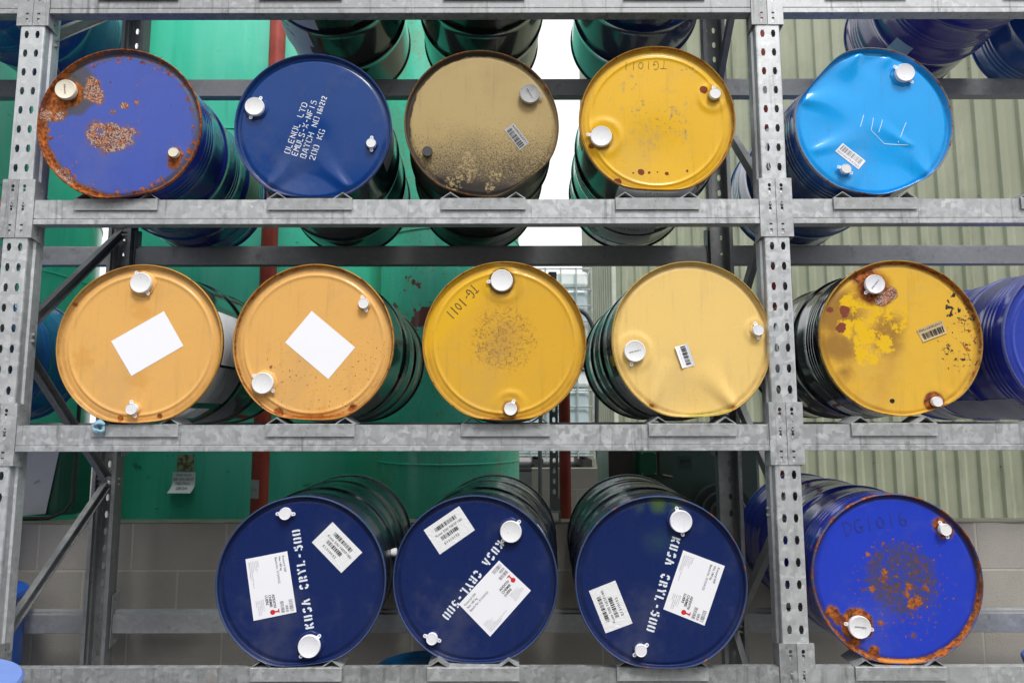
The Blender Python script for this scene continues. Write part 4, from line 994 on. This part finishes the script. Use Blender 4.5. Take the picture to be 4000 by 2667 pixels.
# ------------------------------------------------------------------ tanks
def tank_mat(nm, rusty):
    n = NT(nm, .33, 0, .5, .25)
    c = n.mix(n.mr(n.noise(2.0, 5, .6, stretch=(3, 3, .3)), .35, .7, 0, .5), (.07, .62, .42), (.15, .72, .54))
    c = n.mix(n.mr(n.noise(14, 5, .65, stretch=(1, 1, .08)), .55, .75, 0, .4), c, (.03, .36, .21))
    if rusty:
        z = n.xyz()[2]
        c = n.mix(n.mr(n.noise(1.6, 6, .7), .52, .60, 0, .55), c, (.20, .42, .27))
        c = n.mix(n.mr(n.noise(45, 5, .75), .56, .66, 0, .75), c, (.32, .17, .06))
        pr = n.ma('ADD', n.noise(2.6, 5, .7), n.ma('MULTIPLY', n.ma('ABSOLUTE', n.ma('SUBTRACT', z, 2.32)), -.55))
        c = n.mix(n.mr(pr, .50, .515), c, (.19, .055, .04))
    else:
        c = n.mix(n.mr(n.noise(4, 7, .75, stretch=(1, 1, 2)), .62, .66, 0, .7), c, (.02, .17, .10))
        c = n.mix(n.mr(n.noise(40, 4, .7), .68, .75, 0, .5), c, (.25, .15, .06))
    n.set('Base Color', c); n.bump(n.noise(3, 4), .2, .02); return n.m
MT1, MT2 = tank_mat('green_tank_paint', False), tank_mat('weathered_green_tank_paint', True)
def tank(x, y, r, h, label, mat, seams):
    t = empty('storage_tank', (x, y, GZ), label=label, cat='tank', group='green storage tanks')
    mb = MB(); mb.lathe([(0, r), (.0, r), (h, r), (h+.12, r*.92), (h+.25, r*.5), (h+.3, .05)], (0, 0, 0), (0, 0, 1), 96); mb.build('shell', mat, t, angle=30)
    for z in seams:
        s = MB(); pts = [(r*1.0*math.cos(a), r*math.sin(a), z) for a in [2*math.pi*k/96 for k in range(97)]]; s.tube(pts, .006, 6, False); s.build('weld_seam', mat, t)
    return t
tank(cx0-3.96, cy0+4.20, 1.1, 7.2, 'tall green tank at the far left, bright in the light', MT1, (1.2+GZ*0+.93+.42, 3.0))
tB = tank(cx0-1.98, cy0+5.355, 1.05, 7.0, 'wide green tank behind the red pipe with paper notices', MT1, (2.2, 3.6))
tC = tank(cx0-.45, cy0+4.78, .50, 6.4, 'narrower speckled green tank with peeled red-brown patches', MT2, (1.35, 2.9))

def paper(name, par, x, z, w, h, cyl, mat, lines=(), curl=.0, label=None):
    """sheet of paper hung on a tank (cyl = (cx, cy, r) in world)"""
    mb = MB(); nu, nv = 8, 8; vs = []
    def P(u, v, off):
        xx = x + (u-.5)*w; q = cyl[1] - math.sqrt(max(0, cyl[2]**2 - (xx-cyl[0])**2)) - off - curl*max(0, .45-v)**2*6
        return (xx, q, z + (v-.5)*h)
    for j in range(nv+1):
        for i in range(nu+1): vs.append(P(i/nu, j/nv, .004))
    mb.add(vs, [(j*(nu+1)+i, j*(nu+1)+i+1, (j+1)*(nu+1)+i+1, (j+1)*(nu+1)+i) for j in range(nv) for i in range(nu)], 0, True)
    o = mb.build(name, mat, None, fix=False)
    if lines:
        t = MB()
        for (s, u, v, hh) in lines:
            vv, ff, asp = text2d(s); t.add([P(u + (a-.5)*hh*asp/w, v + b*hh/h, .007) for a, b in vv], ff)
        t.build('print', M_ink, o, fix=False)
    return o
cylB = (cx0-1.98, cy0+5.355, 1.05)
def onB(xpx, ypx):   # direction of a point in the photo, met with tank B (found once, real position on the tank)
    u = (xpx-2000)/FPX; v = -(ypx-1333.5)/FPX
    d = fwd + rt*u + up*v; o = M.translation
    a = d.x**2+d.y**2; ox, oy = o.x-cylB[0], o.y-cylB[1]; b = 2*(ox*d.x+oy*d.y); c = ox*ox+oy*oy-cylB[2]**2
    t = (-b-math.sqrt(max(0, b*b-4*a*c)))/(2*a); return o + d*t
p = onB(717, 1880)
tag(paper('notice', None, p.x, p.z, .155, .125, cylB, simple('grubby_white_paper', (.88,.88,.9), .7, vary=.2), [('25000 000/00', .5, .80, .014), ('500 SOLVENT', .5, .58, .017), ('NEUTRAL', .5, .36, .017), ('GB0204', .5, .14, .017)], curl=.05), 'white paper notice reading 500 SOLVENT NEUTRAL with a curling bottom', 'notice')
p = onB(725, 1805)
M_moss = NT('mossy_paper', .9); M_moss.set('Base Color', M_moss.mix(M_moss.mr(M_moss.noise(40, 5, .7), .45, .6), (.38, .36, .24), (.10, .11, .05))); M_moss = M_moss.m
tag(paper('old_notice', None, p.x, p.z, .115, .108, cylB, M_moss), 'mouldy greenish old notice above the solvent notice', 'notice')

# red pipes
M_pipe = NT('red_oxide_pipe', .45); M_pipe.set('Base Color', M_pipe.mix(M_pipe.mr(M_pipe.noise(6, 4), .35, .7), (.48, .07, .045), (.36, .045, .03))); M_pipe = M_pipe.m
def pipe(x, y, r, z0, z1, label):
    mb = MB(); mb.tube([(x, y, z0), (x, y, z1)], r, 24)
    g = empty('red_pipe', (x, y, z0), label=label, cat='pipe', group='red pipes')
    m2 = MB(); m2.tube([(0, 0, 0), (0, 0, z1-z0)], r, 24); m2.build('pipe_run', M_pipe, g)
    m3 = MB()
    m3.lathe([(0, r*1.25), (.05, r*1.25)], (0, 0, .5), (0, 0, 1), 24)
    m3.build('collar', M_pipe, g); return g
pipe(.328, 1.62, .050, GZ, 5.4, 'thick red pipe standing in front of the wide green tank')
pipe(2.095, 1.08, .030, GZ, .85, 'thin red pipe beside the slotted steel strut')
pipe(3.335, 1.40, .040, GZ, 5.4, 'red pipe seen only through the slots of the right upright')
mb = MB(); vs = []; rr_ = .0512
for j in range(2):
    for i in range(9):
        a = R_(-150 + 75*i/8); vs.append((.328 + rr_*math.cos(a), 1.62 + rr_*math.sin(a), .252 + j*.108))
mb.add(vs, [(i, i+1, 10+i, 9+i) for i in range(8)], 0, True); o = mb.build('pipe_tag', M_greylab if False else simple('grey_tag_paper', (.55,.55,.56), .6), fix=False)
tag(o, 'small grey paper tag marked 204 on the thick red pipe', 'tag')
v, f, asp = text2d('204'); t = MB(); t.add([(.328 + (rr_+.001)*math.cos(R_(-138) + a*.022*asp/rr_), 1.62 + (rr_+.001)*math.sin(R_(-138) + a*.022*asp/rr_), .292 + b*.022) for a, b in v], f); t.build('print', M_inkg, o, fix=False)

# ------------------------------------------------------------------ slotted strut standing on the wall
st = empty('slotted_strut', (2.03, .93, .222), label='grey slotted steel channel standing on the block wall', cat='strut')
mb = MB(); hol = []
zz = .14
while zz < 1.2: hol.append([(-.007, zz-.007), (-.004, zz-.012), (.004, zz-.012), (.007, zz-.007), (.007, zz+.007), (.004, zz+.012), (-.004, zz+.012), (-.007, zz+.007)]); zz += .05
mb.plate([(-.0205, .06), (.0205, .06), (.0205, 1.235), (-.0205, 1.235)], hol, .0025, lambda a, b, t: (a, t, b))
mb.box((-.0205, .0025, .06), (-.018, .041, 1.235)); mb.box((.018, .0025, .06), (.0205, .041, 1.235)); mb.build('channel', M_galvd, st)
mb = MB(); mb.box((-.024, -.006, .05), (.024, -.001, .11)); mb.box((-.026, -.045, .045), (.026, .03, .050))
mb.box((-.026, -.05, .0), (-.022, .03, .044)); mb.box((.022, -.05, .0), (.026, .03, .044)); mb.box((-.026, -.05, -.001), (.026, .03, .003)); mb.build('foot_bracket', M_galvd, st)
mb = MB(); mb.lathe([(0, .008), (.006, .008)], (0, -.006, .085), (0, -1, 0), 6); mb.build('bolt', M_galvd, st)

# ------------------------------------------------------------------ dark cabinet with control box
cab = empty('equipment_cabinet', (2.76, 1.30, GZ), label='dark grey-green equipment cabinet lettered ppmp behind the rack', cat='cabinet')
Mc = NT('grey_green_cabinet', .38, .2); Mc.set('Base Color', Mc.mix(Mc.mr(Mc.noise(2, 4), .35, .65), (.07, .16, .12), (.15, .19, .175))); Mc.bump(Mc.noise(4, 3), .1, .01); Mc = Mc.m
mb = MB(); mb.box((-.405, 0, 0), (.42, .55, 1.56)); mb.build('cabinet_body', Mc, cab, bevel=.02)
mb = MB(); mb.box((-.410, -.006, .05), (-.28, -.001, 1.5)); mb.build('side_trim', simple('brown_grey_trim', (.10,.09,.08), .5), cab)
x0, z0 = 2.511-2.76, .412+.93
mb = MB(); mb.box((x0, -.07, z0), (x0+.09, -.001, z0+.127)); ob = mb.build('control_box', simple('green_control_box', (.02,.16,.08), .4), cab, bevel=.004)
mb = MB(); mb.box((x0+.0905, -.066, z0+.002), (x0+.104, -.001, z0+.125)); mb.build('box_side', simple('brown_box_side', (.07,.03,.02), .6), cab)
mb = MB()
for a in (.01, .08):
    for b in (.01, .117): mb.lathe([(0, .004), (.003, .003)], (x0+a, -.0705, z0+b), (0, -1, 0), 8)
mb.build('box_screws', M_galv, cab)
mb = MB(); mb.tube([(x0+.05, -.03, z0), (x0+.05, -.03, z0-.4)], .012, 10); mb.build('conduit', M_capblk, cab)
mb = MB(); mb.tube([(-.105, -.001, 1.335), (-.105, -.05, 1.335)], .010, 12); mb.tube([(-.125, -.045, 1.34), (-.075, -.05, 1.33)], .0085, 10); mb.lathe([(0, .016), (.01, .016)], (-.08, -.04, 1.33), (0, -1, 0), 14); mb.build('valve', simple('dull_brass', (.25,.2,.18), .35, .8), cab)
sx, sz = 2.731-2.76, .446+.93
mb = MB(); mb.box((sx, -.0025, sz-.005), (sx+.075, -.0008, sz+.066)); o2 = mb.build('sign_plate', simple('sign_green_grey', (.075,.115,.10), .4), cab)
v, f, asp = text2d('ppmp', .012); t = MB(); t.add([(sx+.012+a*.052, -.0035, sz+.030+b*.024) for a, b in v], f); t.build('sign_lettering', M_ink, o2, fix=False)
reel = empty('hose_reel', (2.93, 1.22, .10), label='round dark hose reel low in front of the grey-green cabinet', cat='reel')
mb = MB(); mb.lathe([(0, .15), (.0, .155), (.05, .155), (.05, .11), (.05, .02)], (0, 0, .12), (0, -1, 0), 40); mb.build('reel_disc', simple('reel_grey', (.06,.075,.07), .45, vary=.2), reel)
mb = MB(); mb.tube([(.115*math.cos(2*math.pi*k/40), -.055, .12+.115*math.sin(2*math.pi*k/40)) for k in range(41)], .006, 8, False); mb.tube([(.07*math.cos(2*math.pi*k/40), -.055, .12+.07*math.sin(2*math.pi*k/40)) for k in range(41)], .009, 8, False); mb.build('reel_ring', simple('reel_rim', (.16,.18,.17), .3, .5), reel)

# ------------------------------------------------------------------ white containers in cages beyond the far wall
M_ibc = simple('milky_plastic', (.50, .58, .62), .35, vary=.25, scale=3, bump=.02); M_ibc2 = simple('clear_milky_plastic', (.86, .88, .88), .3, vary=.05)
def ibc(x, y, z, label):
    g = empty('cage_container', (x, y, z), label=label, cat='container', group='caged plastic containers')
    mb = MB(); mb.box((-.55, -.47, .13), (.55, .47, .86)); mb.build('bottle', M_ibc, g, bevel=.05)
    mb = MB(); mb.box((-.55, -.47, .861), (.55, .47, 1.04)); mb.build('bottle_top', M_ibc2, g, bevel=.04)
    mb = MB()
    for zz in (.15, .32, .49, .66, .83, 1.06):
        mb.tube([(-.58, -.5, zz), (.58, -.5, zz), (.58, .5, zz), (-.58, .5, zz), (-.58, -.5, zz)], .009, 6)
    for k in range(8):
        xx = -.58 + 1.16*k/7
        mb.tube([(xx, -.512, .12), (xx, -.512, 1.07)], .009, 6)
    mb.build('cage', M_galv, g)
    mb = MB(); mb.box((-.58, -.5, .0), (.58, .5, .02))
    for xx in (-.56, -.05, .46): mb.box((xx, -.5, .021), (xx+.1, .5, .11))
    mb.build('pallet', simple('black_pallet', (.02,.02,.022), .6), g)
ibc(2.10, 5.15, .16, 'lower caged white plastic container beyond the far wall')
ibc(2.10, 5.15, 1.24, 'upper caged white plastic container stacked above another, top bar against sky')
mb = MB(); mb.box((1.4, 4.66, GZ), (2.75, 5.64, .155)); tag(mb.build('plinth', simple('dark_plinth', (.05,.05,.05), .8)), 'dark plinth under the caged containers', 'plinth')

# hose looping by the building corner
pts = []
for (px, pz) in [(2.20,1.50),(2.27,1.585),(2.36,1.60),(2.44,1.55),(2.50,1.42),(2.515,1.2),(2.51,.9),(2.50,.6),(2.52,.3),(2.535,.1),(2.50,-.1),(2.49,-.5),(2.49,-.93)]: pts.append((px, 3.0, pz))
sm = []
for i in range(len(pts)-1):
    for k in range(4):
        t_ = k/4; a = pts[i]; b = pts[i+1]; sm.append(tuple(a[j]*(1-t_)+b[j]*t_ for j in range(3)))
sm.append(pts[-1])
for _ in range(3): sm = [sm[0]] + [tuple((sm[i-1][j]+2*sm[i][j]+sm[i+1][j])/4 for j in range(3)) for i in range(1, len(sm)-1)] + [sm[-1]]
mb = MB(); mb.tube(sm, .017, 10); mb.tube([sm[0], (2.1, 3.05, 1.3), (2.05, 3.1, .6), (2.05, 3.1, GZ)], .017, 10)
tag(mb.build('hose', M_capblk), 'black rubber hose looping up and hanging down by the container', 'hose')

# ------------------------------------------------------------------ green cabinet with poster at the left
lc = empty('small_green_tank', (-.955, 1.02, GZ), label='dark green rounded box tank with a white poster at left', cat='tank')
mb = MB(); mb.sweep([(-.5,0),(.48,0),(.50,.012),(.535,.04),(.545,.06),(.545,.16),(-.5,.16)], (0, .02, .93+.235), (0, .02, .93+.64), (1,0,0), (0,1,0)); mb.build('tank_body', simple('dark_green_paint', (.012,.13,.075), .35, vary=.35, scale=2), lc, bevel=.008)
mb = MB(); mb.add([(.30, .012, .93+.235), (.43, .012, .93+.245), (.475, .0145, .93+.56), (.31, .012, .93+.56)], [(0,1,2,3)])
po = mb.build('poster', simple('white_poster', (.85,.84,.92), .5, vary=.12), lc, fix=False)
mb = MB(); mb.add([(.36, .0105, .93+.40), (.385, .0105, .93+.415), (.39, .0105, .93+.405), (.365, .0105, .93+.39)], [(0,1,2,3)]); mb.build('tape', simple('tape', (.55,.55,.5), .5), po, fix=False)
mb = MB(); mb.tube([(-.385, 1.02, .9), (-.385, 1.02, .5), (-.388, 1.02, .31), (-.405, .99, .26), (-.46, .965, .235), (-.62, .955, .232)], .009, 8)
tag(mb.build('black_conduit', M_capblk), 'thin black conduit beside the dark green box, bending onto the wall', 'conduit')

# ------------------------------------------------------------------ blue plastic drums and the tub in the foreground
M_bp = NT('blue_plastic', .38); M_bp.set('Base Color', M_bp.mix(M_bp.mr(M_bp.noise(4, 4), .3, .7), (.012, .085, .42), (.02, .12, .52))); M_bp = M_bp.m
M_bp2 = simple('light_blue_plastic', (.16, .26, .62), .45, vary=.2); M_bp3 = simple('bright_blue_plastic', (.01,.16,.42), .35)
def pdrum(x, y, zt, r, label, mat, grp='blue plastic drums'):
    g = empty('plastic_drum', (x, y, GZ), label=label, cat='drum', group=grp)
    h = zt - GZ
    mb = MB(); mb.lathe([(0, r*.9), (.03, r*.97), (h*.3, r), (h*.6, r), (h*.85, r*.97), (h-.08, r*.88), (h-.045, r*.86), (h-.04, r*.9)], (0,0,0), (0,0,1), 48); mb.build('drum_body', mat, g)
    mb = MB(); mb.lathe([(h-.039, r*.9), (h-.03, r*1.0), (h-.010, r*1.03), (h, r*1.0), (h-.002, r*.93), (h-.018, r*.88), (h-.016, .03)], (0,0,0), (0,0,1), 48, False); mb.build('lid', mat, g, angle=50)
    return g
g = pdrum(-.555, .50, -.015, .285, 'blue plastic drum with white number label standing behind the left upright', M_bp)
mb = MB(); vs = []
for j in range(2):
    for i in range(7): a = R_(-62 + 44*i/6); vs.append((.2875*math.cos(a), .2875*math.sin(a), .68 + j*.115))
mb.add(vs, [(i, i+1, 8+i, 7+i) for i in range(6)], 0, True); o3 = mb.build('label', M_white, g, fix=False)
v, f, asp = text2d('6'); t = MB(); t.add([(.2885*math.cos(R_(-34)+a*.03/.2885), .2885*math.sin(R_(-34)+a*.03/.2885), .745 + b*.034) for a, b in v], f); t.build('print', M_ink, o3, fix=False)
pdrum(1.46, .48, -.295, .20, 'low blue plastic drum under the bottom shelf between two navy drums', M_bp3)
pdrum(4.15, .45, -.27, .20, 'low blue plastic drum under the shelf at the right edge', M_bp)
# foreground tub with flared lid
tub = empty('blue_tub', (.165, -.52, GZ), label='light blue plastic tub with flared rim at the lower left corner', cat='tub')
h = .93 - .005
mb = MB(); mb.lathe([(0, .16), (h*.5, .185), (h-.20, .205), (h-.06, .245), (h-.05, .25)], (0,0,0), (0,0,1), 48); mb.build('tub_body', M_bp2, tub)
mb = MB(); mb.lathe([(h-.049, .25), (h-.030, .285), (h-.008, .292), (h, .285), (h-.004, .26), (h-.012, .05)], (0,0,0), (0,0,1), 48, False); mb.build('tub_lid', M_bp2, tub)
# side plug on the first navy drum
mb = MB(); mb.lathe([(0, .013), (.012, .016), (.02, .016), (.023, .013)], (0, 0, 0), (1, 0, .1), 20)
o4 = mb.build('side_plug', M_cap)
for ob_ in list(COL.objects):
    if ob_.name.startswith('steel_drum') and 'leftmost in the bottom' in ob_.get('label', ''): o4.parent = ob_; o4.location = (.282, .20, DR+.055)
